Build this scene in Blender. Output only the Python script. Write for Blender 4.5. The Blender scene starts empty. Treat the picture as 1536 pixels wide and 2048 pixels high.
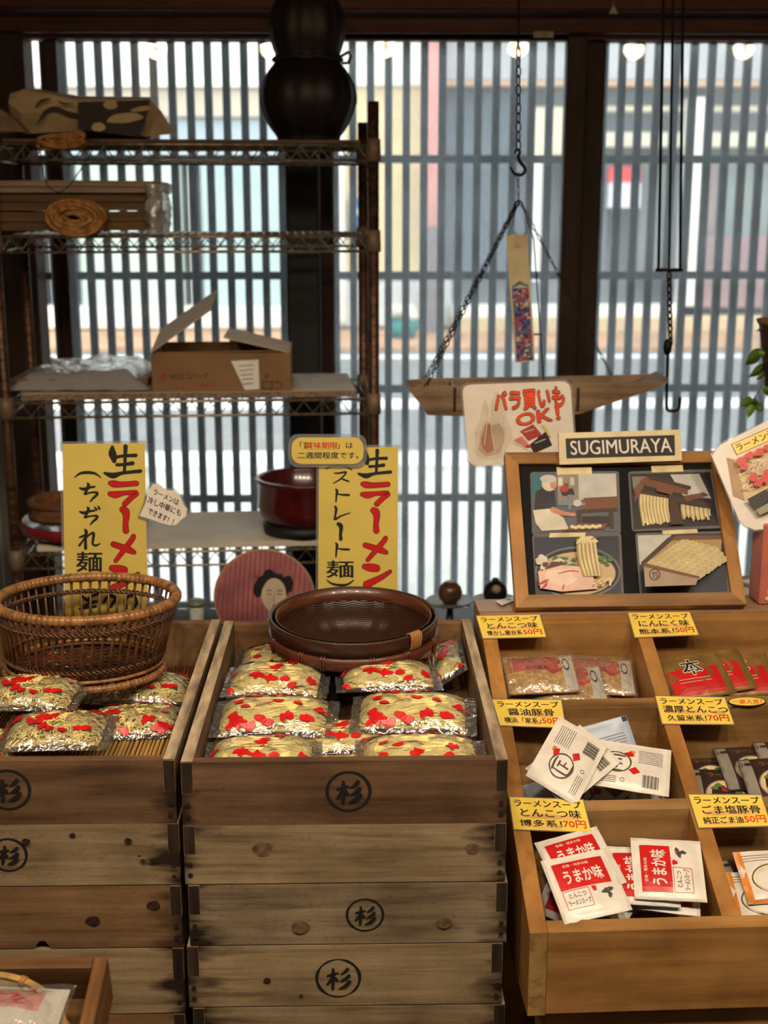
import bpy, math, random
from mathutils import Vector, Matrix, noise
from math import sin, cos, pi, radians, sqrt, atan2, exp

S = bpy.context.scene
COL = S.collection
R = radians

# ---------------------------------------------------------------- camera
F_PX, PITCH, YAW, CAM = 2600.0, R(13.5), R(1.15), Vector((0, 0, 1.52))
cd = bpy.data.cameras.new('camera')
cd.sensor_fit = 'HORIZONTAL'
cd.sensor_width = 36.0
cd.lens = F_PX / 1536 * 36.0
cd.clip_start = 0.05
cd.dof.use_dof = True
cd.dof.focus_distance = 1.95
cd.dof.aperture_fstop = 6.3
cam = bpy.data.objects.new('camera', cd)
COL.objects.link(cam)
cam.location = CAM
cam.rotation_euler = (R(90) - PITCH, 0, -YAW)
S.camera = cam

# ---------------------------------------------------------------- exposure, sky
S.view_settings.view_transform = 'Standard'
S.view_settings.look = 'None'
S.view_settings.gamma = 1.0
S.view_settings.use_curve_mapping = False
S.view_settings.exposure = 0.0
S.cycles.max_bounces = 10
S.cycles.diffuse_bounces = 4
S.cycles.glossy_bounces = 4
S.cycles.transparent_max_bounces = 40
S.cycles.sample_clamp_indirect = 4.0
S.cycles.caustics_reflective = False
S.cycles.caustics_refractive = False

W = bpy.data.worlds.new('overcast_sky')
S.world = W
W.use_nodes = True
wb = W.node_tree.nodes['Background']
wb.inputs[0].default_value = (1.0, 0.99, 0.955, 1)
wb.inputs[1].default_value = 3.7

LAMP_POWER = 8.0       # each hanging filament bulb over the counter
SPOT_POWER = 54.0      # each unseen spot added to brighten the crates
LAMP_COLOR = (1.0, 0.85, 0.66)

# ---------------------------------------------------------------- picture rays -> places
FW = Vector((sin(YAW) * cos(PITCH), cos(YAW) * cos(PITCH), -sin(PITCH)))
RT = Vector((cos(YAW), -sin(YAW), 0))
UP = RT.cross(FW)
def ray(x, y): return FW + RT * ((x - 768) / F_PX) + UP * ((1024 - y) / F_PX)
def at(x, y, Y=None, Z=None):
    r = ray(x, y)
    return CAM + r * ((Y / r.y) if Y is not None else ((Z - CAM.z) / r.z))
def onplane(x, y, o, n):
    r = ray(x, y)
    return CAM + r * ((o - CAM).dot(n) / r.dot(n))

# ---------------------------------------------------------------- colours, materials
def lin(c):
    return tuple((v / 255 / 12.92) if v / 255 <= 0.04045 else ((v / 255 + 0.055) / 1.055) ** 2.4 for v in c[:3]) + (1.0,)
def _nm(name):
    m = bpy.data.materials.new(name)
    m.use_nodes = True
    t = m.node_tree
    return m, t, t.nodes, t.links, t.nodes['Principled BSDF']
def _n(t, ty, **kw):
    n = t.nodes.new(ty)
    for k, v in kw.items():
        if k.startswith('i_'): n.inputs[int(k[2:])].default_value = v
        else: setattr(n, k, v)
    return n
def _ramp(t, stops):
    n = t.nodes.new('ShaderNodeValToRGB')
    e = n.color_ramp.elements
    while len(e) < len(stops): e.new(0.5)
    for k, (p, c) in enumerate(stops):
        e[k].position = p
        e[k].color = lin(c)
    return n
def _coords(t, scale=(1, 1, 1), src='Object', rnd=True):
    tc = t.nodes.new('ShaderNodeTexCoord')
    mp = t.nodes.new('ShaderNodeMapping')
    mp.inputs['Scale'].default_value = scale
    t.links.new(tc.outputs[src], mp.inputs[0])
    if rnd:
        oi = t.nodes.new('ShaderNodeObjectInfo')
        mu = _n(t, 'ShaderNodeMath', operation='MULTIPLY', i_1=37.0)
        t.links.new(oi.outputs['Random'], mu.inputs[0])
        t.links.new(mu.outputs[0], mp.inputs['Location'])
    return mp
def _bump(t, p, src, strength, dist=0.002):
    b = t.nodes.new('ShaderNodeBump')
    b.inputs['Strength'].default_value = strength
    b.inputs['Distance'].default_value = dist
    t.links.new(src, b.inputs['Height'])
    t.links.new(b.outputs[0], p.inputs['Normal'])
    return b
def plain(name, c, rough=0.55, metal=0.0, spec=0.5, vary=0.12, scale=30.0, bump=0.0, stretch=(1, 1, 1), bscale=None, coat=0.0):
    """one colour with a soft mottling"""
    m, t, N, L, p = _nm(name)
    mp = _coords(t, stretch)
    nz = _n(t, 'ShaderNodeTexNoise')
    nz.inputs['Scale'].default_value = scale
    nz.inputs['Detail'].default_value = 5
    L.new(mp.outputs[0], nz.inputs['Vector'])
    a = tuple(v * (1 - vary) for v in c); b = tuple(min(255, v * (1 + vary)) for v in c)
    rp = _ramp(t, [(0.3, a), (0.7, b)])
    L.new(nz.outputs[0], rp.inputs[0])
    L.new(rp.outputs[0], p.inputs['Base Color'])
    p.inputs['Roughness'].default_value = rough
    p.inputs['Metallic'].default_value = metal
    p.inputs['Specular IOR Level'].default_value = spec
    p.inputs['Coat Weight'].default_value = coat
    if bump:
        src = nz.outputs[0]
        if bscale:
            n2 = _n(t, 'ShaderNodeTexNoise'); n2.inputs['Scale'].default_value = bscale
            L.new(mp.outputs[0], n2.inputs['Vector']); src = n2.outputs[0]
        _bump(t, p, src, bump)
    return m
def wood(name, dark, mid, light, axis=0, grain=55.0, rough=0.6, bump=0.25, stain=None, pits=0.22, wavy=1.0):
    """grain lines run along axis; stain=(half, width, colour): dark marks from rusted nails near the board ends"""
    m, t, N, L, p = _nm(name)
    st = [1.0, 1.0, 1.0]; st[axis] = 0.06
    mp = _coords(t, tuple(st))
    n0 = _n(t, 'ShaderNodeTexNoise'); n0.inputs['Scale'].default_value = 7.0 * wavy; n0.inputs['Detail'].default_value = 2
    L.new(mp.outputs[0], n0.inputs['Vector'])
    add = _n(t, 'ShaderNodeVectorMath', operation='MULTIPLY_ADD')
    add.inputs[1].default_value = (0.06, 0.06, 0.06)
    L.new(n0.outputs['Color'], add.inputs[0]); L.new(mp.outputs[0], add.inputs[2])
    n1 = _n(t, 'ShaderNodeTexNoise'); n1.inputs['Scale'].default_value = grain; n1.inputs['Detail'].default_value = 6; n1.inputs['Roughness'].default_value = 0.65
    L.new(add.outputs[0], n1.inputs['Vector'])
    rp = _ramp(t, [(0.28, dark), (0.5, mid), (0.72, light)])
    L.new(n1.outputs[0], rp.inputs[0])
    # broad uneven tone
    mp2 = _coords(t, (1, 1, 1))
    n2 = _n(t, 'ShaderNodeTexNoise'); n2.inputs['Scale'].default_value = 9; n2.inputs['Detail'].default_value = 4
    L.new(mp2.outputs[0], n2.inputs['Vector'])
    r2 = _ramp(t, [(0.3, (178, 172, 166)), (0.68, (255, 255, 255))])
    L.new(n2.outputs[0], r2.inputs[0])
    mx = _n(t, 'ShaderNodeMix', data_type='RGBA', blend_type='MULTIPLY'); mx.inputs[0].default_value = 0.75
    L.new(rp.outputs[0], mx.inputs[6]); L.new(r2.outputs[0], mx.inputs[7])
    out = mx.outputs[2]
    # small pits and specks
    n3 = _n(t, 'ShaderNodeTexNoise'); n3.inputs['Scale'].default_value = 160; n3.inputs['Detail'].default_value = 3
    L.new(mp2.outputs[0], n3.inputs['Vector'])
    r3 = _ramp(t, [(0.30, dark), (0.42, (255, 255, 255))])
    L.new(n3.outputs[0], r3.inputs[0])
    m3 = _n(t, 'ShaderNodeMix', data_type='RGBA', blend_type='MULTIPLY'); m3.inputs[0].default_value = pits
    L.new(out, m3.inputs[6]); L.new(r3.outputs[0], m3.inputs[7]); out = m3.outputs[2]
    if stain:
        half, wid, sc = stain
        tc = _coords(t, (1, 1, 1), rnd=False)
        sp = N.new('ShaderNodeSeparateXYZ'); L.new(tc.outputs[0], sp.inputs[0])
        ab = _n(t, 'ShaderNodeMath', operation='ABSOLUTE'); L.new(sp.outputs[0], ab.inputs[0])
        mr = N.new('ShaderNodeMapRange'); mr.inputs[1].default_value = half - wid; mr.inputs[2].default_value = half
        mr.inputs[3].default_value = -0.15; mr.inputs[4].default_value = 0.31
        L.new(ab.outputs[0], mr.inputs[0])
        mp4 = _coords(t, (0.22, 1, 1))
        n4 = _n(t, 'ShaderNodeTexNoise'); n4.inputs['Scale'].default_value = 42; n4.inputs['Detail'].default_value = 3
        L.new(mp4.outputs[0], n4.inputs['Vector'])
        s = _n(t, 'ShaderNodeMath', operation='ADD'); L.new(mr.outputs[0], s.inputs[0]); L.new(n4.outputs[0], s.inputs[1])
        r4 = N.new('ShaderNodeMapRange'); r4.inputs[1].default_value = 0.62; r4.inputs[2].default_value = 0.85
        L.new(s.outputs[0], r4.inputs[0])
        m4 = _n(t, 'ShaderNodeMix', data_type='RGBA'); L.new(r4.outputs[0], m4.inputs[0])
        L.new(out, m4.inputs[6]); m4.inputs[7].default_value = lin(sc); out = m4.outputs[2]
    L.new(out, p.inputs['Base Color'])
    p.inputs['Roughness'].default_value = rough
    p.inputs['Specular IOR Level'].default_value = 0.3
    _bump(t, p, n1.outputs[0], bump, 0.0015)
    return m
def film(name, gloss=0.30, rough=0.10, tint=(255, 255, 255), white=0.05, bscale=55.0, bstr=0.9, edge=0.35):
    """thin crinkled clear plastic"""
    m, t, N, L, p = _nm(name)
    N.remove(p)
    out = N['Material Output']
    tr = N.new('ShaderNodeBsdfTransparent'); tr.inputs[0].default_value = lin(tint)
    gl = N.new('ShaderNodeBsdfGlossy'); gl.inputs['Roughness'].default_value = rough
    df = N.new('ShaderNodeBsdfDiffuse'); df.inputs[0].default_value = (0.9, 0.9, 0.9, 1)
    mp = _coords(t)
    nz = _n(t, 'ShaderNodeTexNoise'); nz.inputs['Scale'].default_value = bscale; nz.inputs['Detail'].default_value = 3; nz.inputs['Distortion'].default_value = 1.2
    L.new(mp.outputs[0], nz.inputs['Vector'])
    b = N.new('ShaderNodeBump'); b.inputs['Strength'].default_value = bstr; b.inputs['Distance'].default_value = 0.006
    L.new(nz.outputs[0], b.inputs['Height']); L.new(b.outputs[0], gl.inputs['Normal'])
    lw = N.new('ShaderNodeLayerWeight'); lw.inputs['Blend'].default_value = edge
    L.new(b.outputs[0], lw.inputs['Normal'])
    ml = _n(t, 'ShaderNodeMath', operation='MULTIPLY_ADD', i_1=0.6); ml.inputs[2].default_value = gloss * 0.35
    L.new(lw.outputs['Fresnel'], ml.inputs[0])
    cl = _n(t, 'ShaderNodeMath', operation='MINIMUM', i_1=0.85); L.new(ml.outputs[0], cl.inputs[0])
    a = N.new('ShaderNodeMixShader'); a.inputs[0].default_value = white
    L.new(tr.outputs[0], a.inputs[1]); L.new(df.outputs[0], a.inputs[2])
    x = N.new('ShaderNodeMixShader')
    L.new(cl.outputs[0], x.inputs[0]); L.new(a.outputs[0], x.inputs[1]); L.new(gl.outputs[0], x.inputs[2])
    L.new(x.outputs[0], out.inputs[0])
    return m
def pane_glass(name, haze=0.10):
    """flat window glass with a coat of dust"""
    m, t, N, L, p = _nm(name)
    N.remove(p)
    out = N['Material Output']
    tr = N.new('ShaderNodeBsdfTransparent'); tr.inputs[0].default_value = (0.93, 0.97, 0.97, 1)
    gl = N.new('ShaderNodeBsdfGlossy'); gl.inputs['Roughness'].default_value = 0.02
    dt = N.new('ShaderNodeBsdfTranslucent'); dt.inputs[0].default_value = (0.76, 0.88, 1.0, 1)
    mp = _coords(t, rnd=False)
    nz = _n(t, 'ShaderNodeTexNoise'); nz.inputs['Scale'].default_value = 3.5; nz.inputs['Detail'].default_value = 5
    L.new(mp.outputs[0], nz.inputs['Vector'])
    mr = N.new('ShaderNodeMapRange'); mr.inputs[1].default_value = 0.3; mr.inputs[2].default_value = 0.7
    mr.inputs[3].default_value = haze * 0.6; mr.inputs[4].default_value = haze * 1.3
    L.new(nz.outputs[0], mr.inputs[0])
    a = N.new('ShaderNodeMixShader'); L.new(mr.outputs[0], a.inputs[0])
    L.new(tr.outputs[0], a.inputs[1]); L.new(dt.outputs[0], a.inputs[2])
    fr = N.new('ShaderNodeFresnel'); fr.inputs[0].default_value = 1.5
    x = N.new('ShaderNodeMixShader'); L.new(fr.outputs[0], x.inputs[0])
    L.new(a.outputs[0], x.inputs[1]); L.new(gl.outputs[0], x.inputs[2])
    L.new(x.outputs[0], out.inputs[0])
    return m
def glow(name, c, strength):
    m, t, N, L, p = _nm(name)
    p.inputs['Base Color'].default_value = lin(c)
    p.inputs['Emission Color'].default_value = lin(c)
    p.inputs['Emission Strength'].default_value = strength
    return m
def herringbone(name, dark, light, nu=60.0, nv=14.0):
    m, t, N, L, p = _nm(name)
    tc = N.new('ShaderNodeTexCoord')
    sp = N.new('ShaderNodeSeparateXYZ'); L.new(tc.outputs['UV'], sp.inputs[0])
    def mth(op, a, b=None, c=None):
        n = _n(t, 'ShaderNodeMath', operation=op)
        for k, v in enumerate((a, b, c)):
            if v is None: continue
            if isinstance(v, (int, float)): n.inputs[k].default_value = v
            else: L.new(v, n.inputs[k])
        return n.outputs[0]
    u = mth('MULTIPLY', sp.outputs[0], nu); v = mth('MULTIPLY', sp.outputs[1], nv)
    zig = mth('PINGPONG', u, 1.0)
    s = mth('FRACT', mth('ADD', v, zig))
    h = mth('PINGPONG', mth('MULTIPLY', s, 2.0), 1.0)
    rp = _ramp(t, [(0.0, dark), (0.35, dark), (0.75, light)])
    L.new(h, rp.inputs[0]); L.new(rp.outputs[0], p.inputs['Base Color'])
    p.inputs['Roughness'].default_value = 0.38
    _bump(t, p, h, 0.6, 0.0015)
    return m

# ---------------------------------------------------------------- mesh builder
class MB:
    def __init__(s): s.v = []; s.f = []; s.m = []; s.sm = []; s.uv = None; s.T = Matrix()
    def add(s, vs, fs, mi=0, smooth=False, M=None):
        b = len(s.v); T = s.T if M is None else s.T @ M
        s.v += [T @ Vector(v) for v in vs]
        for f in fs:
            s.f.append(tuple(b + i for i in f)); s.m.append(mi); s.sm.append(smooth)
        return b
    def box(s, c, d, mi=0, bev=0.0, M=None):
        """box of centre c and full size d with chamfered edges"""
        hx, hy, hz = d[0] / 2, d[1] / 2, d[2] / 2
        b = min(bev, hx * .8, hy * .8, hz * .8)
        Tm = Matrix.Translation(c)
        if M is not None: Tm = M @ Tm
        if b <= 0:
            vs = [(sx * hx, sy * hy, sz * hz) for sx in (-1, 1) for sy in (-1, 1) for sz in (-1, 1)]
            fs = [(0, 1, 3, 2), (4, 6, 7, 5), (0, 4, 5, 1), (2, 3, 7, 6), (0, 2, 6, 4), (1, 5, 7, 3)]
            s.add(vs, fs, mi, False, Tm); return
        vs = []; ix = {}
        for sx in (-1, 1):
            for sy in (-1, 1):
                for sz in (-1, 1):
                    for a in range(3):
                        q = [sx * (hx - b), sy * (hy - b), sz * (hz - b)]
                        q[a] = (sx * hx, sy * hy, sz * hz)[a]
                        ix[(sx, sy, sz, a)] = len(vs); vs.append(q)
        fs = []
        for a in range(3):
            o = [k for k in range(3) if k != a]
            for sg in (-1, 1):
                q = []
                for (p, r) in ((-1, -1), (1, -1), (1, 1), (-1, 1)):
                    w = [0, 0, 0]; w[a] = sg; w[o[0]] = p; w[o[1]] = r
                    q.append(ix[(w[0], w[1], w[2], a)])
                fl = (sg > 0) != (a == 1)
                fs.append(tuple(q) if fl else tuple(reversed(q)))
        for a in range(3):
            o = [k for k in range(3) if k != a]
            for p in (-1, 1):
                for r in (-1, 1):
                    q = []
                    for (e, ax) in ((-1, o[0]), (1, o[0]), (1, o[1]), (-1, o[1])):
                        w = [0, 0, 0]; w[a] = e; w[o[0]] = p; w[o[1]] = r
                        q.append(ix[(w[0], w[1], w[2], ax)])
                    fs.append(tuple(q))
        for k in ((x, y, z) for x in (-1, 1) for y in (-1, 1) for z in (-1, 1)):
            fs.append(tuple(ix[k + (a,)] for a in range(3)))
        s.add(vs, fs, mi, False, Tm)
    def prism(s, pts, z0, z1, mi=0, M=None, mtop=None):
        """polygon pts in xy pushed from z0 to z1"""
        n = len(pts)
        vs = [(p[0], p[1], z0) for p in pts] + [(p[0], p[1], z1) for p in pts]
        s.add(vs, [tuple(range(n - 1, -1, -1))] + [(i, (i + 1) % n, n + (i + 1) % n, n + i) for i in range(n)], mi, False, M)
        s.add([(p[0], p[1], z1) for p in pts], [tuple(range(n))], mi if mtop is None else mtop, False, M)
    def tube(s, pts, r, n=6, mi=0, closed=False, caps=True, smooth=True, M=None):
        pts = [Vector(p) for p in pts]
        k = len(pts); rr = r if callable(r) else (lambda i: r) if not isinstance(r, (list, tuple)) else (lambda i: r[i])
        tang = []
        for i in range(k):
            a = pts[(i - 1) % k] if (closed or i > 0) else pts[i]
            b = pts[(i + 1) % k] if (closed or i < k - 1) else pts[i]
            d = b - a
            tang.append(d.normalized() if d.length > 1e-9 else Vector((0, 0, 1)))
        up = Vector((0, 0, 1)) if abs(tang[0].z) < 0.9 else Vector((1, 0, 0))
        nrm = (up - tang[0] * up.dot(tang[0])).normalized()
        vs = []
        for i in range(k):
            nrm = nrm - tang[i] * nrm.dot(tang[i])
            nrm = nrm.normalized() if nrm.length > 1e-6 else tang[i].orthogonal().normalized()
            bn = tang[i].cross(nrm)
            for j in range(n):
                a = 2 * pi * j / n
                vs.append(pts[i] + (nrm * cos(a) + bn * sin(a)) * rr(i))
        fs = []
        for i in range(k if closed else k - 1):
            for j in range(n):
                a, b = i * n + j, i * n + (j + 1) % n
                c, d = ((i + 1) % k) * n + (j + 1) % n, ((i + 1) % k) * n + j
                fs.append((a, b, c, d))
        if caps and not closed:
            fs.append(tuple(range(n - 1, -1, -1))); fs.append(tuple(range((k - 1) * n, k * n)))
        s.add(vs, fs, mi, smooth, M)
    def lathe(s, prof, n=48, mi=0, M=None, smooth=True, ex=1.0, ey=1.0, rib=None, uv=False):
        """profile of (r, z) turned round z"""
        vs = []; k = len(prof)
        for i, (r, z) in enumerate(prof):
            for j in range(n):
                a = 2 * pi * j / n
                q = r * (1 if rib is None else rib(a, z))
                vs.append((q * cos(a) * ex, q * sin(a) * ey, z))
        fs = []
        for i in range(k - 1):
            for j in range(n):
                fs.append((i * n + j, i * n + (j + 1) % n, (i + 1) * n + (j + 1) % n, (i + 1) * n + j))
        f0 = len(s.f)
        s.add(vs, fs, mi, smooth, M)
        if uv:
            if s.uv is None: s.uv = {}
            L = [0.0]
            for i in range(1, k): L.append(L[-1] + sqrt((prof[i][0] - prof[i-1][0]) ** 2 + (prof[i][1] - prof[i-1][1]) ** 2))
            for i in range(k - 1):
                for j in range(n):
                    s.uv[f0 + i * n + j] = ((j / n, L[i]), ((j + 1) / n, L[i]), ((j + 1) / n, L[i + 1]), (j / n, L[i + 1]))
    def grid(s, fn, nu, nv, mi=0, smooth=True, M=None, flip=False):
        vs = [fn(i / nu, j / nv) for j in range(nv + 1) for i in range(nu + 1)]
        fs = []
        for j in range(nv):
            for i in range(nu):
                a = j * (nu + 1) + i
                q = (a, a + 1, a + nu + 2, a + nu + 1)
                fs.append(tuple(reversed(q)) if flip else q)
        s.add(vs, fs, mi, smooth, M)
    def ball(s, c, r, n=12, mi=0, sc=(1, 1, 1), M=None):
        prof = [(max(1e-5, r * sin(pi * i / n)), -r * cos(pi * i / n)) for i in range(n + 1)]
        T = Matrix.Translation(c) @ Matrix.Diagonal((sc[0], sc[1], sc[2], 1))
        s.lathe(prof, n * 2, mi, T if M is None else M @ T)
    def build(s, name, mats, parent=None, loc=None, rot=None):
        me = bpy.data.meshes.new(name)
        me.from_pydata([tuple(v) for v in s.v], [], s.f)
        if not isinstance(mats, (list, tuple)): mats = [mats]
        for m in mats: me.materials.append(m)
        me.polygons.foreach_set('material_index', s.m)
        me.polygons.foreach_set('use_smooth', s.sm)
        if s.uv:
            ul = me.uv_layers.new(name='UVMap')
            for fi, c in s.uv.items():
                ls = me.polygons[fi].loop_start
                for k, q in enumerate(c): ul.data[ls + k].uv = q
        me.update()
        o = bpy.data.objects.new(name, me)
        COL.objects.link(o)
        if loc is not None: o.location = loc
        if rot is not None: o.rotation_euler = rot
        if parent is not None: o.parent = parent
        return o

def tag(o, label=None, cat=None, group=None, kind=None):
    if label: o['label'] = label
    if cat: o['category'] = cat
    if group: o['group'] = group
    if kind: o['kind'] = kind
    return o
def thing(name, label, cat, M=None, group=None, loc=None):
    o = bpy.data.objects.new(name, None)
    o.empty_display_size = 0.05
    COL.objects.link(o)
    if M is not None: o.matrix_world = M
    if loc is not None: o.location = loc
    return tag(o, label, cat, group)
def copy_tree(o, parent=None):
    c = o.copy()
    COL.objects.link(c)
    if parent is not None: c.parent = parent
    for ch in list(o.children): copy_tree(ch, c)
    return c
def struct(name, mb, mats, parent=None, label=None):
    o = mb.build(name, mats, parent)
    if parent is None: o['kind'] = 'structure'
    if label: o['label'] = label
    return o
def frame(o, ux, n):
    """matrix with x along ux, z along n"""
    n = Vector(n).normalized(); ux = Vector(ux); ux = (ux - n * ux.dot(n)).normalized(); uy = n.cross(ux)
    M = Matrix((ux, uy, n)).transposed().to_4x4(); M.translation = o
    return M

class Pile:
    """height map of what already lies in a box, so that each next thing comes to rest on it"""
    RES = .004
    def __init__(s, frame, floor=0.0): s.F = frame; s.I = frame.inverted(); s.floor = floor; s.h = {}
    def at(s, x, y): return s.h.get((int(x // s.RES), int(y // s.RES)), s.floor)
    def settle(s, t, Mx, names=('wrapper', 'clear_bag'), gap=.0006, soft=.0):
        """drop thing t, posed by world matrix Mx, straight down on the pile"""
        L = s.I @ Mx
        P = [L @ v.co for c in t.children if c.name.split('.')[0] in names for v in c.data.vertices]
        lift = max(max(s.at(p.x, p.y) - p.z for p in P) - soft, s.floor - min(p.z for p in P)) + gap
        for p in P:
            z = p.z + lift; i, j = int(p.x // s.RES), int(p.y // s.RES)
            for a in (-1, 0, 1):
                for b in (-1, 0, 1):
                    if s.h.get((i + a, j + b), s.floor) < z: s.h[(i + a, j + b)] = z
        n = s.F.to_3x3() @ Vector((0, 0, lift))
        t.matrix_world = Matrix.Translation(n) @ Mx
        return t
    def top(s, test): return max([s.floor] + [z for (i, j), z in s.h.items() if test((i + .5) * s.RES, (j + .5) * s.RES)])

# ---------------------------------------------------------------- lettering
_tc = {}
def glyphs(body, bold=0.0):
    """outlines of one line of text, fitted to the unit square"""
    k = (body, bold)
    if k not in _tc:
        c = bpy.data.curves.new('line', 'FONT')
        c.body = body; c.offset = bold; c.resolution_u = 3
        o = bpy.data.objects.new('line', c); COL.objects.link(o)
        dg = bpy.context.evaluated_depsgraph_get()
        me = bpy.data.meshes.new_from_object(o.evaluated_get(dg))
        vs = [(v.co.x, v.co.y) for v in me.vertices]; fs = [tuple(p.vertices) for p in me.polygons]
        x0 = min(v[0] for v in vs); x1 = max(v[0] for v in vs); y0 = min(v[1] for v in vs); y1 = max(v[1] for v in vs)
        if y1 - y0 < 0.3 * (x1 - x0) / max(1, len(body)) : y0 -= 0.1; y1 += 0.1
        vs = [((x - x0) / (x1 - x0), (y - y0) / (y1 - y0)) for x, y in vs]
        bpy.data.objects.remove(o); bpy.data.curves.remove(c); bpy.data.meshes.remove(me)
        _tc[k] = (vs, fs)
    return _tc[k]
def spline(pts, n=6):
    """smooth line through points of any dimension"""
    out = []
    k = len(pts)
    for i in range(k - 1):
        p0, p1, p2, p3 = pts[max(0, i - 1)], pts[i], pts[i + 1], pts[min(k - 1, i + 2)]
        for j in range(n):
            t = j / n
            out.append(tuple(0.5 * (2 * b + (c - a) * t + (2 * a - 5 * b + 4 * c - d) * t * t + (3 * b - a - 3 * c + d) * t ** 3) for a, b, c, d in zip(p0, p1, p2, p3)))
    out.append(tuple(pts[-1]))
    return out
class Art:
    """flat printing: shapes in 2D, put on a surface by fn(x, y, layer) -> 3D"""
    def __init__(s, fn, mb=None): s.fn = fn; s.mb = mb or MB(); s.mats = []; s.lay = 1
    def mi(s, m):
        if m not in s.mats: s.mats.append(m)
        return s.mats.index(m)
    def put(s, vs, fs, m, lay=None):
        if lay is None: lay = s.lay; s.lay += 1
        P = [s.fn(x, y, lay) for x, y in vs]
        # keep faces towards +layer
        out = []
        for f in fs:
            a = sum(vs[f[i]][0] * vs[f[(i + 1) % len(f)]][1] - vs[f[(i + 1) % len(f)]][0] * vs[f[i]][1] for i in range(len(f)))
            out.append(tuple(f) if (a > 0) == s.ccw else tuple(reversed(f)))
        s.mb.add(P, out, s.mi(m))
    ccw = True
    def poly(s, pts, m, lay=None): s.put(list(pts), [tuple(range(len(pts)))], m, lay)
    def blob(s, cx, cy, rx, ry, m, rot=0.0, jit=0.0, n=18, lay=None, seed=0):
        rnd = random.Random(seed + int(cx * 7919 + cy * 104729) if jit else 0)
        ph = rnd.random() * 6; pts = []
        for i in range(n):
            a = 2 * pi * i / n; k = 1 + jit * (sin(3 * a + ph) * .6 + sin(5 * a + ph * 2) * .4)
            x, y = rx * cos(a) * k, ry * sin(a) * k
            pts.append((cx + x * cos(rot) - y * sin(rot), cy + x * sin(rot) + y * cos(rot)))
        s.poly(pts, m, lay)
    def ring(s, cx, cy, rx, ry, w, m, n=40, lay=None, rot=0.0, jit=0.0):
        vs = []
        for i in range(n):
            a = 2 * pi * i / n; ww = w * (1 + jit * sin(2 * a + 1) + jit * .6 * sin(7 * a))
            for k in (1, -1):
                x, y = (rx + k * ww / 2) * cos(a), (ry + k * ww / 2) * sin(a)
                vs.append((cx + x * cos(rot) - y * sin(rot), cy + x * sin(rot) + y * cos(rot)))
        s.put(vs, [(2 * i, 2 * ((i + 1) % n), 2 * ((i + 1) % n) + 1, 2 * i + 1) for i in range(n)], m, lay)
    def stroke(s, pts, m, lay=None, wk=1.0, n=6):
        """brush stroke through (x, y, width)"""
        q = spline(pts, n)
        L, Rr = [], []
        for i in range(len(q)):
            a = q[max(0, i - 1)]; b = q[min(len(q) - 1, i + 1)]
            dx, dy = b[0] - a[0], b[1] - a[1]; l = sqrt(dx * dx + dy * dy) or 1
            nx, ny = -dy / l, dx / l; w = q[i][2] * wk / 2
            L.append((q[i][0] + nx * w, q[i][1] + ny * w)); Rr.append((q[i][0] - nx * w, q[i][1] - ny * w))
        def cap(c, r, a0):
            return [(c[0] + r * cos(a0 + pi * k / 6), c[1] + r * sin(a0 + pi * k / 6)) for k in range(1, 6)]
        k = len(q)
        vs = L + Rr
        fs = [(i, i + 1, k + i + 1, k + i) for i in range(k - 1)]
        if lay is None: lay = s.lay; s.lay += 1
        s.put(vs, fs, m, lay)
        for e, (i, j) in enumerate(((0, 1), (k - 1, k - 2))):
            s.blob(q[i][0], q[i][1], q[i][2] * wk / 2, q[i][2] * wk / 2, m, n=10, lay=lay + 0.2)
    def text(s, body, quad, m, bold=0.02, lay=None, wob=0.0, flip=False):
        """line of text in the quad (tl, tr, br, bl)"""
        vs, fs = glyphs(body, 0.0)
        tl, tr, br, bl = quad
        if lay is None: lay = s.lay; s.lay += 1
        e = bold * 0.55
        if bold <= 0: sh = [(0, 0)]
        elif bold > 0.045: sh = [(e * cos(a), e * sin(a)) for a in [k * pi / 4 for k in range(8)]]
        else: sh = [(-e, e * .45), (0, 0), (e, -e * .45)]
        for q, (dx, dy) in enumerate(sh):
            out = []
            for (u, v) in vs:
                u2, v2 = u + dx / max(1, len(body)), v + dy
                if wob: u2, v2 = u2 + wob * 0.02 * sin(9 * v + 17 * u), v2 + wob * 0.06 * sin(23 * u + 2) + wob * 0.05 * sin(51 * u)
                out.append(tuple((bl[k] * (1 - u2) + br[k] * u2) * (1 - v2) + (tl[k] * (1 - u2) + tr[k] * u2) * v2 for k in (0, 1)))
            s.mb.add([s.fn(x, y, lay + .04 * q) for x, y in out], [tuple(f) for f in fs], s.mi(m))
    def build(s, name, parent=None, **kw): return s.mb.build(name, s.mats, parent, **kw)
def rect(x0, y0, x1, y1): return [(x0, y0), (x1, y0), (x1, y1), (x0, y1)]
def rrect(x0, y0, x1, y1, r, n=5):
    out = []
    for cx, cy, a0 in ((x1 - r, y1 - r, 0), (x0 + r, y1 - r, pi / 2), (x0 + r, y0 + r, pi), (x1 - r, y0 + r, 1.5 * pi)):
        out += [(cx + r * cos(a0 + pi / 2 * k / n), cy + r * sin(a0 + pi / 2 * k / n)) for k in range(n + 1)]
    return out
def quadpx(q):
    """unit square (0..1, y down) -> picture points inside a quad (tl, tr, br, bl)"""
    tl, tr, br, bl = q
    return lambda u, v: tuple((tl[k] * (1 - u) + tr[k] * u) * (1 - v) + (bl[k] * (1 - u) + br[k] * u) * v for k in (0, 1))
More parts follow.
